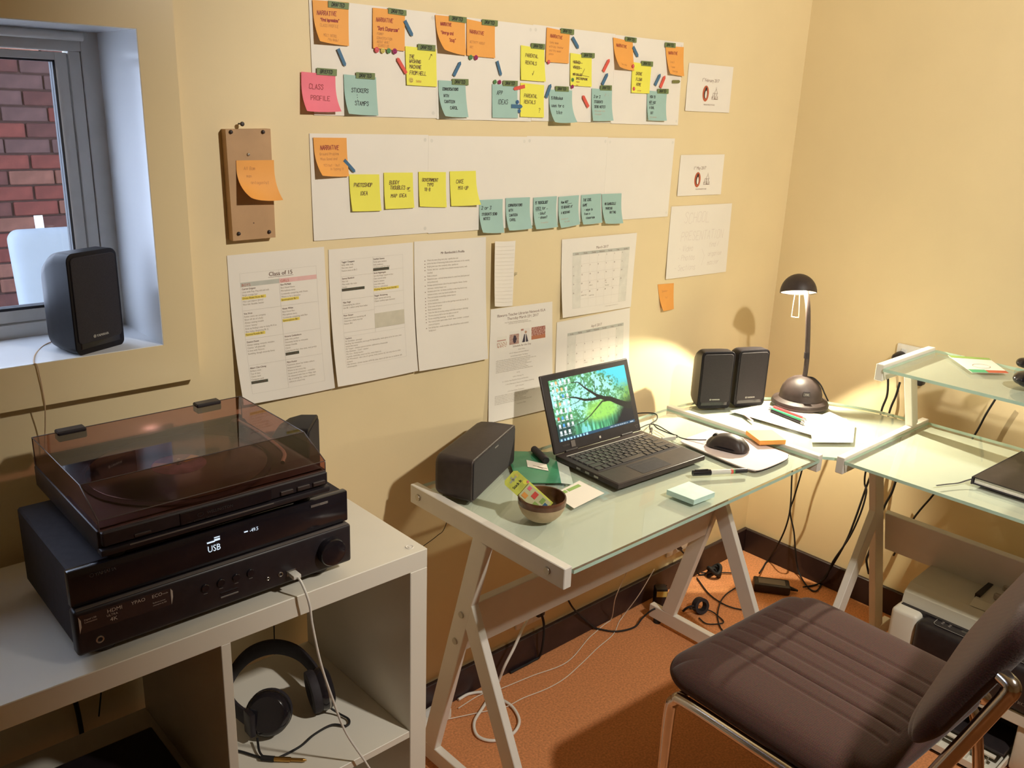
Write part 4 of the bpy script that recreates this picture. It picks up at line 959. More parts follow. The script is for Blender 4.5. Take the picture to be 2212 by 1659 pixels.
calendar('april', 'April 2017', 6, 30, -.001, 'April 2017 calendar page behind the laptop', lL=.002, lR=.002, t0=.3)

def card(key, date, label):
    sh = a4(key, -.001, lL=.002, lR=.002); o = tag(part('date_card', sh.mesh(6, 6), 'paper', loc=sh.loc, smooth=40), label, 'card', 'publisher date cards')
    b = NB(); x = print_text(b, '1', .0125, sh.w * .31, -.36 * sh.h, sh.fn()); x = print_text(b, 'st', .007, x, -.31 * sh.h, sh.fn()); print_text(b, ' ' + date, .0125, x, -.36 * sh.h, sh.fn(), squeeze=.92)
    print_text(b, 'PENGUIN RANDOM HOUSE', .0052, sh.w * .52, -.86 * sh.h, sh.fn(), 'C', squeeze=.8)
    f = sh.fn(.0009); hx, hy = sh.w * .63, -.62 * sh.h
    for P in ([(-9, -12), (-9, 3), (-1, 3), (-1, -12)], [(-4, 3), (4, 14), (11, 3), (-4, 3)], [(-2, 3), (-2, -11), (9, -11), (9, 3)], [(1, -5), (1, -10), (4, -10), (4, -5), (1, -5)], [(6, 1), (6, -3)], [(-13, -12), (14, -12)], [(3, 14), (3, 18)], [(-7, -2), (-7, -7)], [(-13, -12), (-12, -5), (-10, -9)], [(10, -12), (12, -4), (14, -12)]): ribbon(b, [(hx + px_ / 1000 * 1.1, hy + py_ / 1000 * 1.1) for px_, py_ in P], .0007, f)
    part('printed_text', b, 'print_dark', o)
    cx, cy = sh.w * .42, -.61 * sh.h
    def oval(rx, ry, off, x0=0, y0=0, n=24):
        q = NB(); q.faces.new([q.verts.new(sh.fn(off)(cx + x0 + rx * math.cos(2 * math.pi * k / n), cy + y0 + ry * math.sin(2 * math.pi * k / n))) for k in range(n)]); return q
    part('oval_emblem', oval(.0148, .0215, .0006), 'logo_orange', o)
    part('bird_body', merge(oval(.0078, .0125, .0010, 0, -.0015), oval(.0040, .0045, .0010, .0006, .0125)), 'ink_black', o)
    part('bird_front', oval(.0045, .0105, .0013, .0006, -.0025), 'paper', o)
card('feb', 'February 2017', 'white card with publisher emblem dated 1st February 2017'); card('may', 'May 2017', 'white card with publisher emblem dated 1st May 2017')

sh = a4('school', -.001, lL=.004, lR=.002); p = tag(part('paper_sheet', sh.mesh(6, 6), 'paper', loc=sh.loc, smooth=40), 'white sheet with pencil heading School Presentation', 'paper')
rn = random.Random(2); pm('pencil_pale', (.66, .57, .52), .7)
for t, s_, tt, h in (('SCHOOL', .22, .24, .030), ('PRESENTATION', .19, .48, .026), ('- Video', .17, .63, .016), ('- Photos', .16, .76, .016), ('- Sections', .12, .90, .016), ('find +', .66, .60, .014), ('organise', .66, .73, .013), ('master', .66, .86, .014)): b = NB(); write(b, t, h, s_ * sh.w, -tt * sh.h, sh.fn(), w=.0009, rnd=rn, wid=.75); part('handwriting', b, 'pencil_pale', p)
b = NB(); ribbon(b, [(.55 * sh.w, -.62 * sh.h), (.60 * sh.w, -.72 * sh.h), (.56 * sh.w, -.86 * sh.h)], .0007, sh.fn()); part('bracket_mark', b, 'pencil_pale', p)

sh = a4('narrow', -.001, lL=.004, lR=.001, lS=.012); p = tag(part('notepad_slip', sh.mesh(6, 8, .0006), 'paper', loc=sh.loc, smooth=40), 'narrow lined paper slip with faint pencil list', 'paper')
b = NB()
for i in range(16): ribbon(b, [(.02 * sh.w, -(.08 + i * .057) * sh.h), (.98 * sh.w, -(.08 + i * .057) * sh.h)], .0003, sh.fn()); 
part('ruled_lines', b, 'table_line', p)
b = NB(); rn = random.Random(4)
for t, s_, tt in (("today's", .16, .13), ('Doing my', .16, .24), ('been going', .16, .33), ('School', .16, .44), ('website drawings', .16, .52), ('19th Feb', .14, .70), ('INVOICE', .26, .80)): write(b, t, .0078, s_ * sh.w, -tt * sh.h, sh.fn(), w=.0009, rnd=rn, wid=.7)
part('handwriting', b, pm('pencil_green', (.40, .36, .24), .7), p)
# ------------------------------------------------------------------ loudspeakers
def lay(o, xdir, ydir):
    "surface function for lettering: o + a*xdir + b*ydir"
    o, xdir, ydir = Vector(o), Vector(xdir), Vector(ydir)
    return lambda a, b: o + xdir * a + ydir * b
def sat_speaker(label, loc, rot, cone=False):
    w, h, d = .104, .174, .088
    r = thing('satellite_speaker', label, 'speaker', loc, rot, 'matching small black speakers')
    prof = [(-.5, .97, .985, .010), (-.485, 1.0, 1.0, .014), (-.15, 1.0, 1.0, .017), (.10, .97, .97, .024), (.30, .88, .90, .026), (.42, .74, .80, .026), (.48, .60, .70, .024), (.5, .45, .56, .02)]
    secs = []
    for y, sw, shh, rad in prof:
        secs.append([(x, y * d, h * .5 * (1 - (1 - shh) * .9) + z) for x, z in rrect(w * sw, h * shh, rad, 6)])
    part('cabinet', loft(secs), 'speaker_shell', r, world=False, smooth=35)
    g = [[(x, -d * .5 - e, h * .535 + z) for x, z in rrect(w * s - .012, h * .87 * s - .004, .008, 5)] for e, s in ((-.004, 1.0), (.0014, 1.0), (.0022, .985))]
    part('grille', loft(g), 'grille_cloth', r, world=False, smooth=30)
    part('foot_strip', box(-w * .40, w * .40, -d * .5 - .0012, -d * .5 + .004, .009, .021, .0012, 1), 'black_gloss', r, world=False)
    b = NB(); f = lay((0, -d * .5 - .0026, h * .150), (1, 0, 0), (0, 0, 1)); print_text(b, 'YAMAHA', .0062, .003, 0, f, 'C', bold=.05)
    for t in range(3):
        a = math.radians(90 + 60 * t); ribbon(b, [(-.0135 - .0022 * math.cos(a), .0023 - .0022 * math.sin(a)), (-.0135 + .0022 * math.cos(a), .0023 + .0022 * math.sin(a))], .0005, f)
    ribbon(b, [(-.0135 + .0025 * math.cos(2 * math.pi * k / 14), .0023 + .0025 * math.sin(2 * math.pi * k / 14)) for k in range(15)], .0005, f)
    part('brand_badge', b, 'silver_print', r, world=False)
    part('seam', tube([(w * .503, -d * .15, .02), (w * .49, d * .1, .024), (w * .44, d * .3, .035)], .0006, 5, 3), 'black_matte', r, world=False)
    return r
sat_speaker('black satellite speaker standing on the window sill', (-2.206, .0355, 1.1137), math.radians(24))
sat_speaker('black satellite speaker of the desk pair, nearer the laptop', (-.522, -.131, .7125), math.radians(-31))
sat_speaker('black satellite speaker standing right next to the lamp', (-.418, -.179, .7125), math.radians(-25.4))
sat_speaker('black satellite speaker behind the turntable on the bookcase', (-1.884, -.102, .7703), math.radians(48.7))
cs = thing('centre_speaker', 'long black centre speaker lying on the desk beside the bowl', 'speaker', (-1.434, -.136, .7125), math.radians(26.9))
secs = [[(x, y, .0515 + z) for x, z in rrect(.262 * s, .100 * s2, rad, 6)] for y, s, s2, rad in ((-.046, .985, .97, .008), (-.0445, 1, 1, .011), (.01, 1, 1, .016), (.036, .985, .97, .02), (.044, .95, .90, .02), (.046, .92, .84, .018))]
part('cabinet', loft(secs), 'brown_black', cs, world=False, smooth=35)
part('grille', loft([[(x, -.046 - e, .0515 + z) for x, z in rrect(.252 * s, .090 * s, .006, 5)] for e, s in ((-.004, 1), (.0014, 1), (.0022, .99))]), 'grille_cloth', cs, world=False, smooth=30)
b = NB(); f = lay((.005, -.0485, .086), (1, 0, 0), (0, 0, 1)); print_text(b, 'YAMAHA', .0052, 0, 0, f, 'C', bold=.06); part('brand_badge', b, 'silver_print', cs, world=False)
for x in (-.10, .10): part('foot', box(x - .015, x + .015, -.03, .03, 0, .003), 'rubber', cs, world=False)

# ------------------------------------------------------------------ AV receiver
rc = thing('av_receiver', 'black AV receiver showing USB, under the turntable', 'receiver', (-2.16, -.27, .77))
X0, X1, YF = -2.384, -1.939, -.394
part('chassis', box(X0 + .004, X1 - .004, YF + .004, -.135, .789, .917, .003, 1), 'black_matte', rc)
part('upper_front', box(X0, X1, YF - .002, YF + .012, .862, .918, .003, 2), 'black_gloss', rc, smooth=35)
part('lower_front', box(X0 - .0005, X1 + .0005, YF - .010, YF + .012, .788, .859, .005, 3), 'black_plastic', rc, smooth=35)
part('ledge_highlight', box(X0 + .004, X1 - .004, YF - .0085, YF - .002, .8588, .8600), 'silver_dim', rc)  # pale strip paints the highlight along the lower panel's top edge
for x in (-2.34, -1.985):
    for y in (-.36, -.18): part('foot', lathe([(0, 0), (.020, 0), (.023, .004), (.022, .019), (0, .019)], (x, y, .770), 20), 'brown_black', rc, smooth=40)
yt = YF - .0035
pm('display_glow', (.1, .1, .1), .4, emit=(.75, .88, 1.0), estr=1.0)
b = NB(); f = lay((-2.187, yt, .8835), (1, 0, 0), (0, 0, 1)); print_text(b, 'USB', .0150, 0, 0, f, squeeze=.8); part('display_text', b, 'display_glow', rc)
b = NB()
for (x, z, w, h) in ((-2.187, .8985, .012, .0022), (-2.1755, .8995, .009, .0032), (-2.1755, .9045, .009, .0014)): box(x, x + w, yt, yt + .0005, z, z + h, bm=b)
part('display_icon', b, 'display_glow', rc)
b = NB(); f = lay((-2.118, yt, .8965), (1, 0, 0), (0, 0, 1)); print_text(b, '-49.5', .0085, 0, 0, f, squeeze=.85); box(-2.127, -2.121, yt, yt + .0005, .8985, .9003, bm=b); part('display_text', b, 'display_glow', rc)
b = NB(); f = lay((-2.352, yt, .902), (1, 0, 0), (0, 0, 1)); print_text(b, 'YAMAHA', .0070, .003, 0, f, bold=.04); ribbon(b, [(-.001 + .0026 * math.cos(2 * math.pi * k / 14), .0026 + .0026 * math.sin(2 * math.pi * k / 14)) for k in range(15)], .0005, f); part('brand_print', b, 'silver_dim', rc)
part('model_badge', box(-2.010, -1.978, yt, yt + .0006, .9065, .9105), 'silver_dim', rc)
b = NB(); f = lay((-1.992, yt - .0004, .9073), (1, 0, 0), (0, 0, 1)); ribbon(b, [(0, 0), (.012, 0), (.012, .0026), (0, .0026), (0, 0)], .0004, f); part('badge_outline', b, 'silver_print', rc)
yb = YF - .0106
pm('sticker_face', (.035, .024, .026), .25, coat=.3)
sk = part('feature_sticker', prism([(-2.380, .8245), (-2.248, .8225), (-2.247, .8500), (-2.379, .8520)], lambda a, c: (a, yb, c), lambda a, c: (a, yb + .0008, c)), 'sticker_face', rc)
b = NB(); f = lay((0, yb - .0009, 0), (1, 0, 0), (0, 0, 1))
print_text(b, 'HDMI', .0085, -2.341, .8432, f); print_text(b, 'YPAO', .0078, -2.3075, .8435, f, squeeze=1.0); print_text(b, 'ECO', .0076, -2.278, .8432, f); print_text(b, 'mode', .0036, -2.2625, .8440, f)
print_text(b, 'Digital USB', .0036, -2.372, .843, f); print_text(b, 'Connection', .0036, -2.372, .839, f); print_text(b, 'Reduces power', .0030, -2.2775, .834, f); print_text(b, 'consumption by 20%', .0030, -2.2775, .830, f, squeeze=.8)
print_text(b, 'ULTRA', .0050, -2.342, .8375, f); print_text(b, '4K', .0090, -2.338, .8290, f)
for x0, x1 in ((-2.379, -2.376), (-2.2505, -2.2475)): b.faces.new([b.verts.new(f(x, z)) for x, z in ((x0, .8250 if x0 < -2.3 else .8228), (x1, .8350), (x1, .8450), (x0, .8515 if x0 < -2.3 else .8495))])
part('sticker_print', b, 'silver_print', sk)
part('volume_knob', xf(lathe([(0, .016), (.019, .016), (.0225, .0145), (.024, .012), (.0245, 0), (.029, 0), (.030, -.002)], seg=40), (-1.981, yb + .001, .823), (math.radians(90), 0, 0)), 'black_gloss', rc, smooth=35)
for x in (-2.198, -2.173, -2.148, -2.124):
    part('round_button', xf(lathe([(0, .003), (.0055, .003), (.0062, .0024), (.0065, 0), (.0075, -.001)], seg=20), (x, yb + .0008, .831), (math.radians(90), 0, 0)), 'black_gloss', rc, smooth=40)
    part('button_mark', box(x - .003, x + .003, yb - .0004, yb + .0004, .8205, .8212), 'silver_dim', rc)
for x, rr_ in ((-2.354, .0056), (-2.095, .0030), (-2.073, .0042)):
    z = .806 if x < -2.3 else .8095
    part('jack_socket', xf(lathe([(rr_ * .62, -.004), (rr_ * .62, .0010), (rr_ * .8, .0014), (rr_, .0010), (rr_, -.001)], seg=24), (x, yb + .0005, z), (math.radians(90), 0, 0)), 'steel', rc, smooth=40)
for x0, x1, z in ((-2.175, -2.146, .8035), (-2.175, -2.146, .8105)): part('slim_button', box(x0, x1, yb - .0006, yb + .001, z, z + .0025, .0004, 1), 'silver_dim' if z < .806 else 'black_gloss', rc)
part('usb_port', box(-2.062, -2.046, yb - .0004, yb + .003, .8015, .8105), 'steel', rc)
pl = thing('usb_cable', 'white USB cable plugged into the receiver and hanging over the shelf edge', 'cable', (-2.053, YF - .02, .77))
pm('white_plastic', (.80, .78, .74), .35)
part('plug', box(-2.0605, -2.0465, yb - .020, yb - .001, .8025, .8098, .0015, 2), 'white_plastic', pl, smooth=40)
P = [(-2.0535, yb - .018, .806), (-2.052, yb - .026, .802), (-2.048, -.440, .782), (-2.043, -.442, .756), (-2.039, -.441, .719), (-2.026, -.440, .642), (-2.005, -.435, .565), (-1.976, -.432, .47), (-1.935, -.440, .378), (-1.905, -.440, .30), (-1.90, -.445, .10), (-1.92, -.47, .006), (-2.0, -.5, .004)]
part('cord', tube(P, .0021, 8, 7), 'white_plastic', pl, smooth=60)

# ------------------------------------------------------------------ turntable with smoky lid
tt = thing('turntable', 'black turntable with closed smoky lid on top of the receiver', 'turntable', (-2.165, -.265, .918))
TX0, TX1, TY0, TY1 = -2.343, -1.984, -.416, -.112
part('plinth', merge(box(TX0, TX1, TY0 + .010, TY1, .936, .972, .003, 2), box(TX0 + .004, TX1 - .004, TY0, TY0 + .02, .950, .972, .002, 1), box(TX0, TX1, TY0 - .001, TY0 + .02, .936, .9465, .003, 2)), 'black_plastic', tt, smooth=35)
part('front_panel', box(-2.232, -2.088, TY0 - .0015, TY0 + .004, .9505, .9700, .001, 1), 'black_gloss', tt)
b = NB(); f = lay((-2.192, TY0 - .0022, .9585), (1, 0, 0), (0, 0, 1)); print_text(b, 'WELLINGTON', .0062, 0, 0, f); ribbon(b, [(-.010 + .0045 * math.cos(2 * math.pi * k / 14), .002 + .0028 * math.sin(2 * math.pi * k / 14)) for k in range(15)], .0005, f); print_text(b, 'FULLY AUTOMATIC TURNTABLE', .0030, -.03, -.0065, f); part('brand_print', b, pm('print_dim', (.06, .055, .055), .4), tt)
part('front_strip', box(-2.304, -2.085, TY0 - .0016, TY0 - .0006, .9436, .9452), 'silver_dim', tt)
part('power_button', box(-2.297, -2.274, TY0 - .002, TY0 + .002, .9535, .9575, .0006, 1), 'brown_black', tt)
for x in (-2.073, -2.044, -2.016): part('control_button', box(x, x + .022, TY0 - .003, TY0 + .006, .9530, .9600, .001, 1), 'brown_black', tt)
for x in (TX0 + .03, TX1 - .03):
    for y in (TY0 + .04, TY1 - .04): part('foot', cyl((x, y, .918), (x, y, .937), .014, .012, 16), 'rubber', tt, smooth=40)
part('platter', lathe([(0, .9775), (.140, .9775), (.145, .975), (.145, .972), (0, .972)], (-2.168, -.262, 0), 48), 'black_matte', tt, smooth=40)
vinyl = tag(part('vinyl_record', lathe([(.003, .9790), (.135, .9790), (.137, .9783), (.137, .9778), (.003, .9778)], (-2.168, -.262, 0), 56), 'black_gloss', loc=(-2.168, -.262, .978), smooth=40), 'black vinyl record lying under the smoky lid', 'record')
vinyl_lab = part('record_label', lathe([(.0035, .9793), (.042, .9793), (.042, .9790)], (-2.168, -.262, 0), 40), pm('label_paper', (.20, .12, .13), .6, var=.5, scale=28), vinyl)
b = NB(); 
for a0, a1 in ((.2, .7), (2.4, 2.9)):
    b.faces.new([b.verts.new((-2.168 + r * math.cos(a), -.262 + r * math.sin(a), .9795)) for r, a in ((.012, a0), (.040, a0), (.040, (a0 + a1) / 2), (.040, a1), (.012, a1))])
part('label_print', b, pm('label_gold', (.45, .25, .06), .6), vinyl)
part('spindle', cyl((-2.168, -.262, .977), (-2.168, -.262, .988), .003, .0025, 10), 'steel', tt, smooth=40)
part('tonearm', tube([(-2.015, -.155, .988), (-2.013, -.24, .988), (-2.020, -.33, .987), (-2.040, -.365, .984)], .0035, 8, 5), 'steel', tt, smooth=50)
part('tonearm_base', lathe([(0, .990), (.012, .990), (.016, .984), (.018, .972)], (-2.015, -.155, 0), 24), 'black_plastic', tt, smooth=40)
# lid: flat top, sloped front, open below
LX0, LX1, LYB, LYR, LYF, LZT, LZF, LZB = -2.341, -1.990, -.117, -.347, -.4125, 1.020, .990, .9735
def lid_shell():
    b = NB(); th = .0026
    prof = [(LYB, LZB), (LYB, LZT), (LYR, LZT), (LYF, LZF), (LYF, LZB)]
    inn = [(LYB - th, LZB), (LYB - th, LZT - th), (LYR + th * .4, LZT - th), (LYF + th, LZF - th * .3), (LYF + th, LZB)]
    for A, B in zip(prof, prof[1:]):
        b.faces.new([b.verts.new((x, y, z)) for x, (y, z) in ((LX0, A), (LX1, A), (LX1, B), (LX0, B))])
    for x in (LX0, LX1): b.faces.new([b.verts.new((x, y, z)) for y, z in prof])
    return b
lid = part('lid', lid_shell(), 'smoky_acrylic', tt)
ed = NB()
for pth in ([(LX0, LYB, LZT), (LX1, LYB, LZT)], [(LX0, LYR, LZT), (LX1, LYR, LZT)], [(LX0, LYF, LZF), (LX1, LYF, LZF)], [(LX0, LYF, LZB), (LX1, LYF, LZB)]): tube(pth, .0008, 6, 1, ed)
for x in (LX0, LX1): tube([(x, LYB, LZB), (x, LYB, LZT), (x, LYR, LZT), (x, LYF, LZF), (x, LYF, LZB)], .0009, 6, 1, ed)
part('lid_edge', ed, pm('acrylic_edge', (.10, .075, .07), .1), lid, smooth=60)
for x0, x1 in ((-2.306, -2.262), (-2.077, -2.032)): part('hinge', box(x0, x1, -.128, -.108, 1.006, 1.0235, .002, 1), 'black_plastic', tt)
part('back_bar', box(LX0, LX1, -.116, -.108, .970, .984, .001, 1), 'black_plastic', tt)

# ------------------------------------------------------------------ headphones and small things in the cubbies
hp = thing('headphones', 'black over-ear headphones lying in the cubby under the receiver', 'headphones', (-2.0, -.22, .387))
def cup(c, ax, r, t, nm='ear_cup'):
    ax = Vector(ax).normalized(); q = ax.to_track_quat('Z', 'Y').to_matrix().to_4x4(); q.translation = c
    a = lathe([(0, t), (r * .78, t), (r * .93, t * .8), (r, t * .45), (r, 0), (r * .96, -t * .2), (0, -t * .2)], seg=36); a.transform(q); e = part(nm, a, 'black_gloss', hp, smooth=35)
    a = lathe([(r * .55, -t * .15), (r * .95, -t * .2), (r * 1.02, -t * .5), (r * .98, -t * .95), (r * .7, -t * 1.05), (r * .5, -t * .8)], seg=36); a.transform(q); part('ear_cushion', a, 'black_matte', e, smooth=50)
    a = lathe([(r * 1.002, t * .5), (r * 1.012, t * .42), (r * 1.002, t * .34)], seg=36); a.transform(q); part('metal_ring', a, 'steel', e, smooth=50)
    return e
cup((-2.035, -.255, .434), (-.55, -.70, .42), .042, .022)
cup((-1.925, -.255, .434), (.92, -.25, .1), .042, .022)
arc = smooth_path([(-2.072, -.245, .430), (-2.078, -.19, .436), (-2.056, -.135, .448), (-2.00, -.098, .458), (-1.945, -.100, .458), (-1.912, -.14, .452), (-1.908, -.20, .444), (-1.915, -.245, .438)], 6)
b = NB(); prev = None
for i, p_ in enumerate(arc):
    d = (arc[min(i + 1, len(arc) - 1)] - arc[max(i - 1, 0)]).normalized(); n_ = Vector((d.y, -d.x, 0)).normalized(); u = Vector((0, 0, 1))
    ring = [b.verts.new(p_ + n_ * a * .0045 + u * c * .017) for a, c in ((-1, -.8), (-1, .8), (-.5, 1), (.5, 1), (1, .8), (1, -.8), (.5, -1), (-.5, -1))]
    if prev:
        for k in range(8): b.faces.new((prev[k], prev[(k + 1) % 8], ring[(k + 1) % 8], ring[k]))
    else: b.faces.new(ring)
    prev = ring
b.faces.new(prev[::-1]); part('headband', b, 'black_matte', hp, smooth=45)
for x, y in ((-2.074, -.255), (-1.916, -.245)): part('yoke', box(x - .006, x + .006, y - .014, y + .014, .405, .455, .003, 2), 'black_plastic', hp, smooth=40)
part('cord', tube([(-2.068, -.270, .402), (-2.078, -.30, .394), (-2.072, -.325, .391), (-2.05, -.330, .391), (-2.01, -.328, .391), (-1.974, -.316, .391), (-1.935, -.315, .392), (-1.915, -.335, .392), (-1.902, -.322, .392), (-1.910, -.295, .395), (-1.925, -.28, .41)], .0022, 8, 6), 'rubber', hp, smooth=60)
part('cord', tube([(-2.074, -.323, .391), (-2.09, -.293, .391), (-2.106, -.265, .391), (-2.13, -.24, .391)], .0022, 8, 5), 'rubber', hp, smooth=60)
pm('brass', (.55, .33, .10), .3, metal=1.0)
part('jack_sleeve', cyl((-2.082, -.312, .393), (-2.065, -.330, .393), .0052, .0052, 14), 'rubber', hp, smooth=40)
part('jack_plug', merge(cyl((-2.067, -.328, .393), (-2.043, -.350, .393), .0045, .0045, 14), cyl((-2.043, -.350, .393), (-2.026, -.366, .393), .0032, .0032, 12), cyl((-2.026, -.366, .393), (-2.022, -.370, .393), .0034, .0012, 12)), 'brass', hp, smooth=40)
sb = thing('set_top_box', 'flat black box lying in the dark left cubby', 'media box', (-2.36, -.28, .387))
part('case', box(-2.51, -2.215, -.405, -.145, .391, .428, .004, 2), 'black_plastic', sb); part('front_window', box(-2.47, -2.30, -.4062, -.400, .398, .420, .001, 1), 'black_gloss', sb)
for x in (-2.49, -2.235):
    for y in (-.385, -.165): part('foot', cyl((x, y, .387), (x, y, .392), .008, seg=12), 'rubber', sb)
tag(part('power_lead', tube([(-2.330, -.115, .79), (-2.335, -.05, .74), (-2.328, -.02, .66), (-2.320, -.02, .56), (-2.305, -.022, .42), (-2.30, -.02, .2), (-2.28, -.025, .05)], .0045, 8, 6), 'rubber', loc=(-2.33, -.02, .5), smooth=60), 'thick black lead hanging behind the left cubby', 'cable')
tag(part('thin_lead', tube([(-2.205, -.03, .74), (-2.203, -.018, .66), (-2.215, -.02, .60), (-2.24, -.022, .56), (-2.27, -.02, .40)], .0014, 6, 6), 'rubber', loc=(-2.21, -.02, .6), smooth=60), 'thin dark wire hanging behind the left cubby beside the divider', 'cable')
tag(part('thin_lead', tube([(-1.884, -.06, .80), (-1.886, -.025, .76), (-1.887, -.016, .70), (-1.895, -.018, .60), (-1.900, -.02, .45), (-1.905, -.02, .2)], .0014, 6, 6), 'rubber', loc=(-1.89, -.02, .6), smooth=60), 'thin dark wire hanging behind the headphones cubby', 'cable')
tag(part('thin_lead', tube([(-1.887, -.019, .672), (-1.92, -.020, .668), (-1.97, -.020, .640), (-2.03, -.020, .630), (-2.10, -.022, .648), (-2.16, -.021, .68)], .0010, 6, 6), 'rubber', loc=(-1.99, -.02, .65), smooth=60), 'thin dark wire sagging sideways across the headphones cubby back', 'cable')
CW = tag(part('speaker_wire', tube([(-2.222, .075, 1.128), (-2.232, .085, 1.120), (-2.257, .080, 1.1145), (-2.285, .03, 1.1145), (-2.303, -.026, 1.1152), (-2.300, -.0335, 1.110), (-2.297, -.0330, 1.07), (-2.296, -.0320, 1.042), (-2.297, -.020, 1.0), (-2.300, -.012, .96), (-2.305, -.02, .90), (-2.31, -.05, .84)], .0011, 6, 7), pm('wire_beige', (.60, .42, .26), .5), loc=(-2.296, -.02, 1.05), smooth=60), 'thin speaker wire running from the sill speaker down the wall', 'cable')
# ------------------------------------------------------------------ laptop
lp = thing('laptop', 'open black laptop with a tree and pond wallpaper', 'laptop', (-1.056, -.2915, .7122), math.radians(-2.8))
LW, LD = .312, .205
part('base', merge(box(-LW / 2, LW / 2, -LD / 2, LD / 2 + .012, .002, .0155, .003, 2)), 'brown_black', lp, world=False, smooth=35)
for x in (-.13, .13):
    for y in (-.08, .09): part('rubber_foot', cyl((x, y, 0), (x, y, .0025), .008, seg=12), 'rubber', lp, world=False)
part('palm_rest', box(-LW / 2 + .004, LW / 2 - .004, -LD / 2 + .003, -.030, .0153, .0161, .0003, 1), 'brown_black', lp, world=False)
part('keyboard_well', box(-.140, .140, -.026, .088, .0154, .0158), 'black_matte', lp, world=False)
part('trim_strip', box(-.140, .140, .0895, .0915, .0154, .0170, .0004, 1), 'silver_print', lp, world=False)
def key_mesh(w, d):
    b = box(-w / 2, w / 2, -d / 2, d / 2, 0, .0022, .0009, 1); me = bpy.data.meshes.new('key'); b.to_mesh(me); b.free(); me.materials.append(M('key_cap')); return me
pm('key_cap', (.055, .045, .045), .45); KM = {}
rows = [(.0815, .0085, [.0155] * 16), (.0655, .0150, [.0160] * 13 + [.027]), (.0470, .0155, [.024] + [.0160] * 12 + [.019]), (.0285, .0155, [.029] + [.0160] * 11 + [.030]), (.0100, .0155, [.038] + [.0160] * 10 + [.0385]), (-.0095, .0165, [.019, .0160, .0160, .0160, .082, .0160, .0160, .019, .0160, .019])]
for y, d, ws in rows:
    gap = (.274 - sum(ws)) / (len(ws) - 1); x = -.137
    for w in ws:
        k = (round(w, 4), d); KM.setdefault(k, key_mesh(w, d)); o = bpy.data.objects.new('key', KM[k]); COL.objects.link(o); o.parent = lp; o.location = (x + w / 2, y, .0157); x += w + gap
b = NB(); kr = ['1234567890-=', 'QWERTYUIOP[]', "ASDFGHJKL;'", 'ZXCVBNM,./']
for (y, d, ws), s in zip(rows[1:5], kr):
    gap = (.274 - sum(ws)) / (len(ws) - 1); x = -.137 + (ws[0] + gap)
    for c, w in zip(s, ws[1:]): print_text(b, c, .0062, x + .003, y - .002, lay((0, 0, .0183), (1, 0, 0), (0, 1, 0))); x += w + gap
part('key_legends', b, 'silver_print', lp, world=False)
part('pointing_stick', lathe([(0, .0200), (.002, .0198), (.0025, .018), (.0025, .0157)], (-.008, .0195, 0), 12), 'black_matte', lp, world=False, smooth=40)
part('touchpad', box(-.062, .040, -.092, -.036, .0161, .0165, .0003, 1), 'black_matte', lp, world=False)
part('touchpad_line', box(-.058, .036, -.0475, -.0470, .0165, .0167), 'silver_dim', lp, world=False)
for y in (-.03, .0, .03): part('side_port', box(-LW / 2 - .0004, -LW / 2 + .004, y - .007, y + .007, .006, .011), 'steel', lp, world=False)
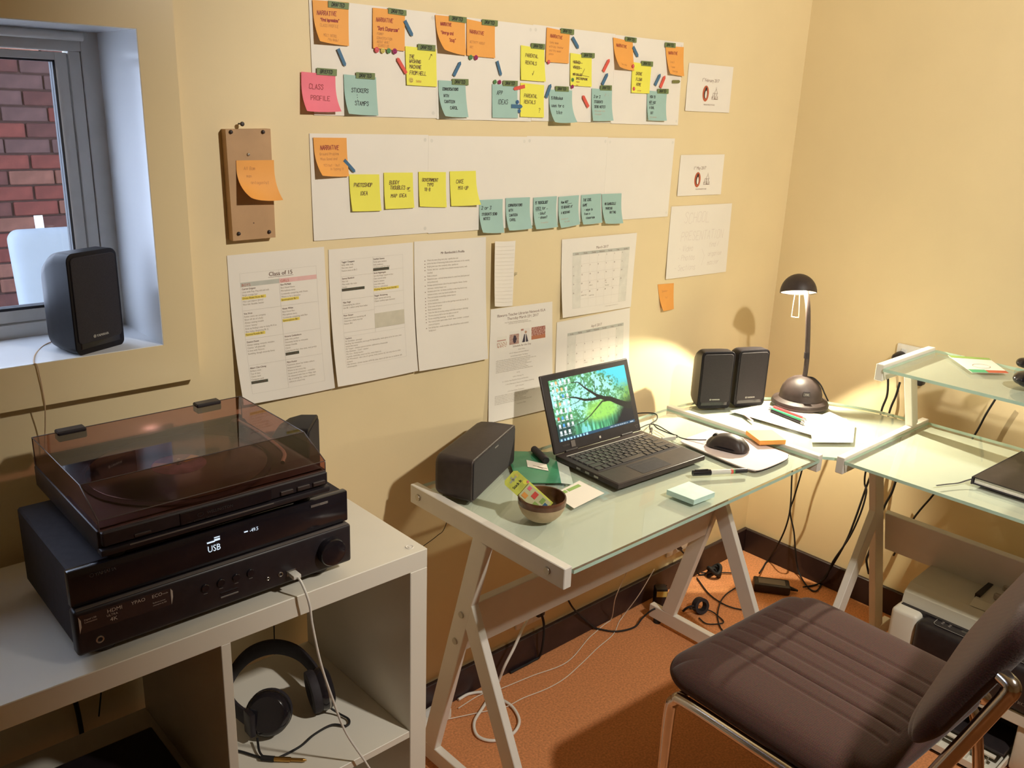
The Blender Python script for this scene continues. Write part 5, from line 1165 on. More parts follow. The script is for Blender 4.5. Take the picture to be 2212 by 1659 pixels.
# screen leaning back
TL = math.radians(21); HY, HZ = .1150, .0150
def scr(bm): return xf(bm, (0, HY, HZ), (-TL, 0, 0))
scp = part('screen_shell', scr(box(-LW / 2, LW / 2, 0, .0075, 0, .198, .0028, 2)), 'brown_black', lp, world=False, smooth=35)
part('bezel', scr(box(-LW / 2 + .003, LW / 2 - .003, -.0006, .001, .003, .195)), 'black_plastic', scp, world=False)
DX0, DX1, DZ0, DZ1 = -.134, .138, .027, .182
NX, NY = 200, 118
def screen_image():
    rng = np.random.default_rng(4)
    def noise(sx, sy, seed):
        r = np.random.default_rng(seed).random((sy + 2, sx + 2)); yy, xx = np.meshgrid(np.linspace(0, sy, NY + 1), np.linspace(0, sx, NX + 1), indexing='ij')
        i, j = np.floor(yy).astype(int), np.floor(xx).astype(int); fy, fx = yy - i, xx - j; fy, fx = fy * fy * (3 - 2 * fy), fx * fx * (3 - 2 * fx)
        return (r[i, j] * (1 - fx) + r[i, j + 1] * fx) * (1 - fy) + (r[i + 1, j] * (1 - fx) + r[i + 1, j + 1] * fx) * fy
    v, u = np.meshgrid(np.linspace(0, 1, NY + 1), np.linspace(0, 1, NX + 1), indexing='ij')   # v: 0 top
    f1, f2, f3 = noise(46, 30, 1), noise(90, 56, 2), noise(14, 10, 3); leaf = .55 * f1 + .45 * f2
    def C(r, g, b): return np.array([r, g, b])[None, None, :]
    img = C(.06, .20, .09) + leaf[..., None] ** 1.6 * C(.20, .62, .22)
    sky = np.clip((leaf + .5 * f3 - .62 - .5 * np.abs(v - .30)) * 6, 0, 1); img = img * (1 - sky[..., None]) + C(.45, .95, .88) * sky[..., None]
    cy = np.clip(((u - .60) * 3.0 - (v - .05) * 2.2 + .9 * (leaf - .5)) * 2.2, 0, 1) * (v < .50); img = img * (1 - cy[..., None]) + C(.10, .75, .88) * cy[..., None]
    gr = np.clip((u - .70 - .16 * (1 - v)) * 5 + (leaf - .5) * 1.5, 0, 1) * np.clip((v - .20) * 6, 0, 1); img = img * (1 - gr[..., None]) + (C(.10, .24, .06) + leaf[..., None] * C(.22, .45, .06)) * gr[..., None]
    lt = np.clip(1.3 - (((u - .60) / .24) ** 2 + ((v - .66) / .20) ** 2), 0, 1) * (.5 + leaf); img = img * (1 - np.clip(lt, 0, 1)[..., None]) + C(.36, .78, .14) * np.clip(lt, 0, 1)[..., None]
    st = noise(70, 4, 7); wat = np.clip((v - .76 + .10 * np.abs(u - .5)) * 9, 0, 1) * (u > .22); wc = C(.04, .22, .10) + st[..., None] ** 2 * C(.20, .75, .35); wb = np.clip(1.2 - np.abs(u - .36) / .10, 0, 1)[..., None]
    wc = wc * (1 - .7 * wb * (st[..., None] > .45)) + C(.30, .85, .95) * .7 * wb * (st[..., None] > .45); img = img * (1 - wat[..., None]) + wc * wat[..., None]
    dk = np.clip((u - .80 + (v - .62) * .55) * 7, 0, 1) * np.clip((v - .45) * 5, 0, 1); img = img * (1 - dk[..., None]) + C(.012, .012, .02) * dk[..., None]
    dk = np.clip((.30 - u) * 7, 0, 1) * np.clip((v - .60) * 6, 0, 1); img = img * (1 - .9 * dk[..., None]) + C(.01, .03, .05) * .9 * dk[..., None]
    def branch(P, w0, w1):
        nonlocal img
        m = np.zeros_like(u)
        n = len(P) - 1
        for k in range(n):
            (x0, y0), (x1, y1) = P[k], P[k + 1]; dx, dy = (x1 - x0) * 1.77, y1 - y0; t = np.clip((((u - x0) * 1.77) * dx + (v - y0) * dy) / (dx * dx + dy * dy), 0, 1)
            d = np.hypot((u - x0) * 1.77 - t * dx, v - y0 - t * dy); w = w0 + (w1 - w0) * (k + t) / n; m = np.maximum(m, np.clip((w - d) / .006 + .5, 0, 1))
        img = img * (1 - m[..., None]) + C(.016, .018, .016) * m[..., None]
    branch([(.96, .70), (.84, .61), (.74, .52), (.64, .47), (.56, .40)], .055, .028)
    branch([(.62, .45), (.50, .45), (.40, .43), (.30, .36), (.22, .33), (.18, .26)], .028, .006)
    branch([(.58, .42), (.48, .30), (.42, .22), (.36, .12), (.22, .09)], .024, .004); branch([(.55, .38), (.56, .22), (.57, .10)], .010, .003); branch([(.44, .25), (.43, .10), (.40, .0)], .008, .003)
    branch([(.74, .53), (.62, .52), (.54, .60), (.44, .70), (.34, .77), (.24, .80)], .016, .004); branch([(.36, .40), (.30, .44), (.22, .46)], .008, .003); branch([(.46, .33), (.40, .34), (.34, .38)], .006, .002)
    # desktop icons and task bar
    cols = [.025, .078, .131, .184, .237]
    for r in range(8):
        for c in range(5 if r == 0 else (3 if r == 7 else 4)):
            x, y = cols[c], .035 + r * .115
            a = (np.abs(u - x - .014) < .012) & (np.abs(v - y - .022) < .026); col = [(.85, .93, .95), (.80, .90, .95), (.88, .90, .90)][(r + c) % 3]
            if (r, c) in ((1, 1), (1, 2), (3, 1), (0, 1)): col = (.90, .55, .25)
            if (r, c) in ((5, 0),): col = (.75, .15, .10)
            if (r, c) in ((6, 1), (2, 2), (5, 1)): col = (.10, .40, .80)
            img[a] = col
            l = (np.abs(u - x - .014) < .019) & (np.abs(v - y - .062) < .007); img[l] = (.70, .78, .80)
    tb = v > .955; img[tb] = (.03, .09, .16)
    for k in range(9): a = tb & (np.abs(u - .03 - k * .040) < .010) & (np.abs(v - .978) < .014); img[a] = (.45, .80, .92)
    for k in range(14): a = tb & (np.abs(u - .66 - k * .018) < .004) & (np.abs(v - .976) < .008); img[a] = (.75, .85, .9)
    a = tb & (np.abs(u - .955) < .022) & (np.abs(v - .978) < .010); img[a] = (.6, .7, .75)
    return np.clip(img, 0, 1)
b = NB(); V = [[b.verts.new((DX0 + (DX1 - DX0) * i / NX, -.0010, DZ1 + (DZ0 - DZ1) * j / NY)) for i in range(NX + 1)] for j in range(NY + 1)]
for j in range(NY):
    for i in range(NX): b.faces.new((V[j][i], V[j + 1][i], V[j + 1][i + 1], V[j][i + 1]))
attr_mat('screen_picture', emission=1.15, rough=.25)
disp = part('display', scr(b), 'screen_picture', scp, world=False)
im = screen_image(); ca = disp.data.color_attributes.new('Col', 'FLOAT_COLOR', 'POINT')
ca.data.foreach_set('color', np.concatenate([im, np.ones(im.shape[:2] + (1,))], axis=2).astype(np.float32).ravel())
def sf(a, c): 
    p_ = Vector((a, -.0012, c)); return Vector((0, HY, HZ)) + Matrix.Rotation(-TL, 3, 'X') @ p_
b = NB(); print_text(b, 'TOSHIBA', .0062, -.128, .014, sf, bold=.03); part('brand_print', b, 'silver_dim', scp, world=False)
part('spec_sticker', scr(box(-.098, -.084, -.0013, -.0008, .008, .024)), 'silver_dim', scp, world=False)
part('home_mark', scr(box(.000, .006, -.0013, -.0008, .010, .016, .0001, 1)), 'silver_print', scp, world=False)
b = NB(); [ribbon(b, P, .0006, sf) for P in ([(.133, .026), (.146, .030)], [(.134, .018), (.146, .018), (.140, .010), (.134, .018)], [(.138, .004), (.144, .004)])]; part('corner_print', b, 'silver_dim', scp, world=False)
for x in (-.12, .08): part('hinge', cyl((x, HY + .002, HZ), (x + .04, HY + .002, HZ), .0045, seg=12), 'black_plastic', lp, world=False, smooth=40)

# ------------------------------------------------------------------ desk lamp
CX, CY = -.295, -.305; side = Vector((.476, -.876, 0)).normalized()
la = thing('desk_lamp', 'black desk lamp with dome shade and round weighted base', 'lamp', (CX, CY, ZG))
part('base', lathe([(0, .0005), (.080, .0005), (.0835, .004), (.084, .009), (.080, .017), (.070, .022), (.064, .024), (.0625, .027), (.0615, .040), (.056, .058), (.045, .074), (.030, .085), (.014, .0905), (0, .0915)], (CX, CY, ZG), 56), 'brown_black', la, smooth=35)
stem0 = Vector((CX, CY, ZG + .086)) + side * .004
SHC = Vector((-.317, -.264, 1.052))
stop = SHC + side * .022 + Vector((.012, .012, .018))
part('stem', tube([stem0, stem0 + Vector((.002, .001, .03)), stem0 + Vector((.001, .004, .075)) + side * .001, Vector((-.299, -.293, 1.0)), stop], .0072, 14, 6), 'brown_black', la, smooth=50)
part('stem_joint', cyl(stem0 + Vector((.001, .003, .060)), stem0 + Vector((.001, .004, .078)), .0084, .0080, 16), 'black_plastic', la, smooth=40)
R_, H_ = .0525, .056
shade = lathe([(R_ * math.cos(a), H_ * math.sin(a)) for a in [math.radians(t) for t in range(0, 91, 9)]][:-1] + [(0, H_)] + [((R_ - .0022) * math.cos(a), (H_ - .0022) * math.sin(a)) for a in [math.radians(t) for t in range(90, -1, -9)]] + [(R_, 0)], seg=48)
tilt = Matrix.Rotation(math.radians(19), 4, Vector((-.7071, .7071, 0)))
tilt.translation = SHC; shade.transform(tilt)
shd = part('shade', shade, 'brown_black', la, smooth=40)
inn = lathe([((R_ - .003) * math.cos(a), (H_ - .004) * math.sin(a)) for a in [math.radians(t) for t in range(2, 80, 11)]] + [(0, H_ - .0042)], seg=40); inn.transform(tilt)
part('reflector', inn, pm('reflector_white', (.85, .82, .76), .35), shd, smooth=40)
bulb = lathe([(0, .012), (.004, .011), (.006, .006), (.006, -.002), (.004, -.006), (0, -.007)], (0, 0, .034), 16); bulb.transform(tilt)
part('bulb', bulb, pm('bulb_glow', (.9, .9, .9), .3, emit=(1, .86, .62), estr=60), shd, smooth=60)
wb = SHC - side * .004
part('wire_handle', tube([wb - side * .006 + Vector((0, 0, -.002)), wb - side * .007 + Vector((0, 0, -.068)), wb - side * .005 + Vector((0, 0, -.073)), wb + side * .012 + Vector((0, 0, -.073)), wb + side * .014 + Vector((0, 0, -.068)), wb + side * .008 + Vector((0, 0, -.002))], .0013, 8, 4), pm('wire_white', (.85, .82, .75), .3), shd, smooth=60)
part('switch', xf(box(-.010, .010, -.003, .003, -.007, .007, .0012, 1), (CX - .0435, CY - .042, ZG + .052), (math.radians(0), 0, math.radians(-46))), 'black_gloss', la)
b = NB(); f = lay(Vector((CX - .0455, CY - .0445, ZG + .050)) + Vector((-.0022, -.0021, 0)) * .3, side, (0, 0, 1)); print_text(b, 'I O', .006, 0, 0, f, 'C'); part('switch_print', b, 'silver_print', la)
part('cord', tube([stem0 + Vector((.006, 0, .002)), Vector((CX, CY, ZG + .088)) + side * .03, Vector((CX, CY, ZG + .07)) + side * .052, Vector((CX, CY, ZG + .045)) + side * .067, Vector((CX, CY, ZG + .02)) + side * .080 + Vector((.01, .005, 0))], .0022, 8, 6), 'rubber', la, smooth=60)
lo = add_light('lamp_bulb_light', 'SPOT', tuple(tilt @ Vector((0, 0, .020))), 38, (1.0, .89, .66), .006)   # halogen with a reflector behind it
lo.data.spot_size = math.radians(142); lo.data.spot_blend = .12
lo.rotation_euler = Vector((-.7071 * math.sin(math.radians(40)), -.7071 * math.sin(math.radians(40)), -math.cos(math.radians(40)))).to_track_quat('-Z', 'Y').to_euler()

# ------------------------------------------------------------------ things on the desk
Z0 = ZG + .0002
def slab(name, pts, z0, z1, mat, label=None, cat=None, group=None, parent=None):
    b = prism(pts, lambda a, c: (a, c, z0), lambda a, c: (a, c, z1)); m = (sum(p_[0] for p_ in pts) / len(pts), sum(p_[1] for p_ in pts) / len(pts), z0)
    if parent is not None: return part(name, b, mat, parent)
    return tag(part(name, b, mat, loc=m), label, cat, group)
pad = [(-.850, -.29), (-.835, -.277), (-.72, -.277), (-.695, -.29), (-.688, -.33), (-.692, -.49), (-.705, -.515), (-.74, -.526), (-.84, -.524), (-.862, -.505), (-.866, -.46)]
sm = smooth_path([(x, y, 0) for x, y in pad] + [(pad[0][0], pad[0][1], 0)], 4)[:-1]
mp_ = slab('mouse_pad', [(p_.x, p_.y) for p_ in sm], Z0, Z0 + .003, pm('pad_pink', (.74, .62, .60), .8, var=.03), 'pale pink mouse pad on the glass desk', 'mouse pad')
part('pad_base', prism([(p_.x + .0006, p_.y - .0006) for p_ in sm], lambda a, c: (a, c, Z0 - .0001), lambda a, c: (a, c, Z0 + .0012)), 'rubber', mp_)
mo = thing('computer_mouse', 'black computer mouse on the pink pad', 'mouse', (-.789, -.388, Z0 + .003), math.radians(14))
mb = pillow(.062, .112, .036, .004, .028, 2.6, 26, None, lambda a, c: -.010 * max(0, c) - .003 * max(0, -c))
part('body', xf(mb, (0, 0, .004)), 'brown_black', mo, world=False, smooth=60)
part('side_panel', xf(pillow(.064, .098, .015, .003, .028, 3, 20), (0, -.002, .006)), 'black_gloss', mo, world=False, smooth=60)
part('scroll_wheel', xf(cyl((-.004, 0, 0), (.004, 0, 0), .009, seg=18), (0, .034, .0245)), 'rubber', mo, world=False, smooth=40)
part('cord', tube([(-.804, -.331, .724), (-.815, -.310, .720), (-.828, -.275, .716), (-.822, -.235, .715), (-.812, -.206, .714), (-.800, -.165, .714), (-.815, -.148, .716), (-.868, -.160, .721), (-.90, -.165, .722)], .0015, 7, 6), 'rubber', mo, smooth=60)
pc = thing('charger_cable', 'black laptop power cord looping behind the screen', 'cable', (-.80, -.16, ZG))
part('cord', tube([(-.84, -.055, .714), (-.78, -.060, .714), (-.735, -.083, .714), (-.730, -.105, .714), (-.765, -.133, .714), (-.815, -.150, .716), (-.855, -.185, .717), (-.875, -.205, .719)], .0018, 7, 6), 'rubber', pc, smooth=60)
part('plug', bar((-.880, -.205, .721), (-.845, -.180, .719), .009, .006, (0, 0, 1)), 'black_plastic', pc)
part('tip', bar((-.893, -.214, .721), (-.880, -.205, .721), .007, .005, (0, 0, 1)), 'steel', pc)
u2 = thing('usb_lead', 'black lead with silver plug in the laptop right side', 'cable', (-.84, -.24, ZG))
part('cord', tube([(-.80, -.150, .714), (-.818, -.18, .714), (-.823, -.22, .714), (-.822, -.250, .715), (-.84, -.262, .718)], .0017, 7, 5), 'rubber', u2, smooth=60)
part('plug', bar((-.893, -.252, .721), (-.845, -.262, .719), .012, .006, (0, 0, 1)), 'silver_print', u2)
cp = thing('sticky_note_pad', 'pale aqua pad of sticky notes on the desk', 'note pad', (-1.10, -.50, Z0))
q = [(-1.143, -.468), (-1.064, -.470), (-1.066, -.545), (-1.139, -.541)]
slab('pad_block', q, Z0, Z0 + .0115, pm('pad_aqua', (.56, .76, .70), .7, var=.04, scale=90), parent=cp)
slab('top_sheet', [(x + .0004, y - .0003) for x, y in q], Z0 + .0117, Z0 + .0120, pm('pad_aqua_top', (.62, .84, .76), .7), parent=cp)
mk = thing('marker_pen', 'black-capped marker pen lying beside the aqua pad', 'pen', (-.946, -.477, Z0))
A, B = Vector((-1.008, -.440, Z0 + .0075)), Vector((-.885, -.510, Z0 + .0065)); dd = (B - A).normalized()
part('cap', cyl(A, A + dd * .046, .0070, .0074, 20), 'black_gloss', mk, smooth=40); part('barrel', cyl(A + dd * .046, A + dd * .120, .0062, .0060, 20), pm('pen_grey', (.62, .60, .55), .35), mk, smooth=40)
part('end_plug', cyl(A + dd * .120, B, .0062, .0055, 20), 'black_plastic', mk, smooth=40); part('clip', bar(A + dd * .004 + Vector((0, 0, .0078)), A + dd * .040 + Vector((0, 0, .0082)), .003, .0015, (1, 0, 0)), 'black_plastic', mk)
part('label_band', cyl(A + dd * .098, A + dd * .104, .0064, .0064, 20), 'flag_red', mk, smooth=40); part('label_band', cyl(A + dd * .104, A + dd * .108, .0064, .0064, 20), 'dot_green', mk, smooth=40); part('label_dark', cyl(A + dd * .108, A + dd * .120, .0064, .0062, 20), 'black_plastic', mk, smooth=40)
op = thing('sticky_note_pad', 'thick pad of orange sticky notes at the edge of the lamp light', 'note pad', (-.655, -.42, ZR))
q = [(-.712, -.434), (-.650, -.473), (-.612, -.408), (-.674, -.366)]
slab('pad_block', q, ZR + .0003, ZR + .012, 'note_orange', parent=op); slab('top_sheet', [(x - .0005, y + .0003) for x, y in q], ZR + .0122, ZR + .0125, 'note_yellow', parent=op)  # orange pad's top coloured yellow: lamp overexposure put into the colour
slab('paper_sheet', [(-.523, -.213), (-.390, -.235), (-.300, -.462), (-.505, -.545)], Z0, Z0 + .0005, 'paper', 'white paper sheet lying in the lamp light', 'paper')
slab('paper_sheet', [(-.40, -.40), (-.282, -.398), (-.325, -.50), (-.47, -.57), (-.56, -.50)], Z0 + .0006, Z0 + .0011, 'paper', 'second white paper overlapping the sheet toward the side wing', 'paper')
slab('paper_tab', [(-.506, -.251), (-.539, -.303), (-.549, -.308), (-.520, -.257)], Z0 + .0007, Z0 + .0011, pm('tab_pink', (.66, .34, .32), .6), 'small pink paper tab on the white sheet', 'paper')
def pencil(label, a, b_, col, nib='steel', r=.0036):
    a, b_ = Vector(a), Vector(b_); d = (b_ - a).normalized(); o = thing('pencil', label, 'pencil', tuple(a))
    part('barrel', cyl(a + d * .014, b_ - d * .012, r, r, 10), col, o, smooth=30); part('tip', cyl(a, a + d * .014, .0006, r, 10), nib, o, smooth=40); part('end', cyl(b_ - d * .012, b_, r * 1.02, r * .9, 10), 'steel', o, smooth=40)
pm('pencil_red', (.62, .07, .08), .35)
pm('pencil_lawn', (.06, .42, .20), .35)
pencil('red pencil lying in front of the lamp base', (-.388, -.263, Z0 + .0045), (-.410, -.396, Z0 + .0045), 'pencil_red')
pencil('green pencil between the red pencil and the black pen', (-.412, -.270, Z0 + .0045), (-.430, -.402, Z0 + .0045), 'pencil_lawn')
pencil('black clicker pen with silver rings by the pencils', (-.428, -.280, Z0 + .0050), (-.456, -.416, Z0 + .0050), 'black_gloss', r=.0044)
gf = slab('plastic_sleeve', [(-1.262, -.050), (-1.168, -.132), (-1.291, -.276), (-1.372, -.212)], Z0, Z0 + .0012, pm('sleeve_green', (.05, .25, .13), .25, var=.15, scale=14, coat=.3), 'dark green plastic sleeve lying between speaker and laptop', 'folder')
slab('clear_edge', [(-1.168, -.132), (-1.150, -.150), (-1.275, -.300), (-1.291, -.276)], Z0, Z0 + .0008, pm('sleeve_clear', (.60, .66, .60), .15), parent=gf)
wt = slab('swing_tag', [(-1.263, -.127), (-1.243, -.178), (-1.267, -.209), (-1.290, -.160)], Z0 + .0016, Z0 + .0026, 'paper', 'white tag with a pen drawing on the green sleeve', 'tag')
b = NB(); f = lay((-1.285, -.158, Z0 + .0029), Vector((.020, -.050, 0)).normalized(), Vector((.05, .03, 0)).normalized()); ribbon(b, [(.010, .008), (.024, .007)], .0012, f); ribbon(b, [(.024, .0065), (.036, .005)], .0034, f); ribbon(b, [(.036, .006), (.046, .007)], .0016, f); part('drawing', b, 'ink_brown', wt)
us = thing('usb_stick', 'black usb stick lying on the green sleeve', 'usb stick', (-1.225, -.135, Z0))
A, B = Vector((-1.212, -.098, Z0 + .0105)), Vector((-1.240, -.172, Z0 + .0105))
part('body', tube([A, A.lerp(B, .08), A.lerp(B, .2), A.lerp(B, .8), B], lambda t: .009 * min(1, .55 + t * 4), 14, 3), 'black_matte', us, smooth=50); part('cap_ring', cyl(B, B + (B - A).normalized() * .003, .0085, .0080, 16), 'rubber', us, smooth=40)
npp = slab('note_card', [(-1.350, -.308), (-1.246, -.292), (-1.252, -.376), (-1.365, -.389)], Z0, Z0 + .0006, 'paper', 'cream card with two green strips behind the bowl', 'paper')
slab('green_strip', [(-1.308, -.309), (-1.264, -.305), (-1.266, -.317), (-1.310, -.321)], Z0 + .0008, Z0 + .0011, pm('flag_lime', (.30, .46, .12), .5), parent=npp)
slab('green_strip', [(-1.345, -.312), (-1.312, -.309), (-1.314, -.321), (-1.346, -.325)], Z0 + .0008, Z0 + .0011, 'flag_lime', parent=npp)
# bowl and the blister pack standing in it
BC = (-1.450, -.374)
bo = thing('ceramic_bowl', 'small stoneware bowl with brown glazed rim', 'bowl', (BC[0], BC[1], Z0))
pm('stoneware', (.50, .37, .23), .6, var=.10, scale=60, bump=.2); pm('brown_glaze', (.13, .055, .03), .22, var=.4, scale=30, coat=.3)
part('body', lathe([(0, .001), (.024, .001), (.030, 0), (.034, .003), (.043, .013), (.049, .025), (.0515, .034)], BC + (Z0,), 48), 'stoneware', bo, smooth=40)
part('glazed_rim', lathe([(.0515, .034), (.0520, .042), (.0520, .047), (.0505, .0500), (.0485, .0490), (.0480, .044), (.0465, .030), (.040, .014), (.028, .007), (0, .006)], BC + (Z0,), 48), 'brown_glaze', bo, smooth=40)
bl = thing('blister_pack', 'yellow-green blister pack of sticky flags standing in the bowl', 'packaging', (BC[0], BC[1], Z0 + .008))
# card leans out of the bowl toward the long speaker
def pack(a, c, off=0.0):
    o = Vector((-1.446, -.386, Z0 + .020)); up = Vector((-.434, .666, .606)).normalized(); rt = Vector((.74, -.47, .50)).normalized(); rt = (rt - up * rt.dot(up)).normalized(); n = rt.cross(up)
    return o + rt * a + up * c + n * off
w2, hh = .0200, .108
out = [(-w2, 0), (w2, 0), (w2, hh - .006), (w2 - .006, hh), (-w2 + .006, hh), (-w2, hh - .006)]
part('card', prism(out, lambda a, c: pack(a, c, -.0004), lambda a, c: pack(a, c, .0004)), pm('pack_lime', (.62, .66, .12), .35, var=.15, scale=60), bl)
part('blister', prism([(-w2 + .003, .004), (w2 - .003, .004), (w2 - .003, .066), (-w2 + .003, .066)], lambda a, c: pack(a, c, .0005), lambda a, c: pack(a, c, .0055)), pm('pack_clear', (.66, .66, .38), .15, coat=.5), bl)
b = NB(); print_text(b, 'Stick It', .0090, -.002, .080, lambda a, c: pack(a, c, .0008), 'C', bold=.06); part('brand_print', b, 'ink_black', bl)
b = NB(); ribbon(b, [(-.008, .096), (.008, .096)], .004, lambda a, c: pack(a, c, .0008)); ribbon(b, [(0, .094), (0, .101)], .004, lambda a, c: pack(a, c, .0008)); part('hang_slot', b, pm('slot_grey', (.40, .42, .28), .6), bl)
for (a, c, w, h, m) in ((.006, .040, .014, .011, 'flag_red'), (-.008, .056, .010, .012, 'note_orange'), (.010, .058, .008, .008, 'note_pink'), (-.010, .026, .014, .012, 'flag_lime'), (.008, .020, .012, .009, 'flag_lime'), (.002, .010, .014, .008, 'flag_blue')):
    b = NB(); b.faces.new([b.verts.new(pack(a + i * w / 2, c + j * h / 2, .0060)) for i, j in ((-1, -1), (1, -1), (1, 1), (-1, 1))]); part('flag_print', b, m, bl)
for a, c, r_, m in ((.013, .074, .005, 'note_yellow'), (.017, .070, .003, 'note_pink'), (.011, .097, .004, 'dot_yellow')):
    b = NB(); b.faces.new([b.verts.new(pack(a + r_ * math.cos(t), c + r_ * math.sin(t), .0007)) for t in [2 * math.pi * k / 12 for k in range(12)]]); part('flower_print', b, m, bl)
# side wing: notebook, shelf: brochure and case
nb = thing('notebook', 'black hardcover notebook with ribbon bookmark on the side wing', 'notebook', (-.34, -1.0, Z0))
nq = lambda i: [(-.494 + i, -.890 - i), (-.208, -.903 - i), (-.212, -1.093 + i), (-.498 + i, -1.080 + i)]
slab('back_cover', nq(0), Z0, Z0 + .003, 'black_matte', parent=nb); slab('pages', nq(.003), Z0 + .003, Z0 + .016, pm('page_edges', (.80, .76, .68), .8, var=.06, scale=200), parent=nb); slab('front_cover', nq(0), Z0 + .016, Z0 + .019, 'brown_black', parent=nb)
part('spine', prism([(-.497, -.8905), (-.208, -.9035), (-.208, -.900), (-.497, -.887)], lambda a, c: (a, c, Z0), lambda a, c: (a, c, Z0 + .019)), 'black_matte', nb)
b = NB(); f = lambda a, c: Vector((a, c, Z0 + .0006)); P = [(-.490, -.889, Z0 + .012), (-.500, -.878, Z0 + .006), (-.520, -.868, Z0 + .0012), (-.550, -.853, Z0 + .0008), (-.580, -.840, Z0 + .0008)]; P = smooth_path(P, 5)
for A, B in zip(P, P[1:]):
    n_ = Vector((.5, .86, 0)) * .003; b.faces.new([b.verts.new(v_) for v_ in (A + n_, A - n_, B - n_, B + n_)])
part('ribbon', b, 'black_matte', nb)
br = slab('brochure', [(-.199, -.669), (-.132, -.750), (-.246, -.843), (-.320, -.780)], .9363, .9368, 'paper', 'green and white brochure lying on the raised shelf', 'brochure')
def bro(u, v): a, b_, c, d = [Vector(x) for x in ((-.199, -.669), (-.132, -.750), (-.246, -.843), (-.320, -.780))]; p_ = (a * (1 - u) + b_ * u) * (1 - v) + (d * (1 - u) + c * u) * v; return Vector((p_.x, p_.y, .9371))
def brq(name, u0, u1, v0, v1, m): b = NB(); b.faces.new([b.verts.new(bro(*q_)) for q_ in ((u0, v0), (u1, v0), (u1, v1), (u0, v1))]); part(name, b, m, br)
brq('top_band', 0, 1, 0, .14, 'flag_lime'); brq('bottom_band', 0, .45, .82, 1, 'pencil_lawn'); brq('bottom_band', .45, 1, .84, 1, 'logo_orange')
b = NB(); ribbon(b, [(.5 + .22 * math.cos(t), .60 + .13 * math.sin(t)) for t in [2 * math.pi * k / 20 for k in range(21)]], .012, bro); part('ring_print', b, 'print_grey', br)
tag(part('glasses_case', xf(pillow(.07, .15, .022, .018, .03, 4, 18), (-.325, -.955, .955), (0, 0, .25)), 'black_gloss', loc=(-.325, -.955, .937), smooth=60), 'black glasses case at the end of the raised shelf', 'case')
tag(part('pouch', xf(pillow(.045, .05, .014, .012, .02, 3, 14), (-.150, -.850, .9488), (0, 0, .4)), 'black_gloss', loc=(-.15, -.85, .937), smooth=60), 'small black pouch near the back of the raised shelf', 'case')
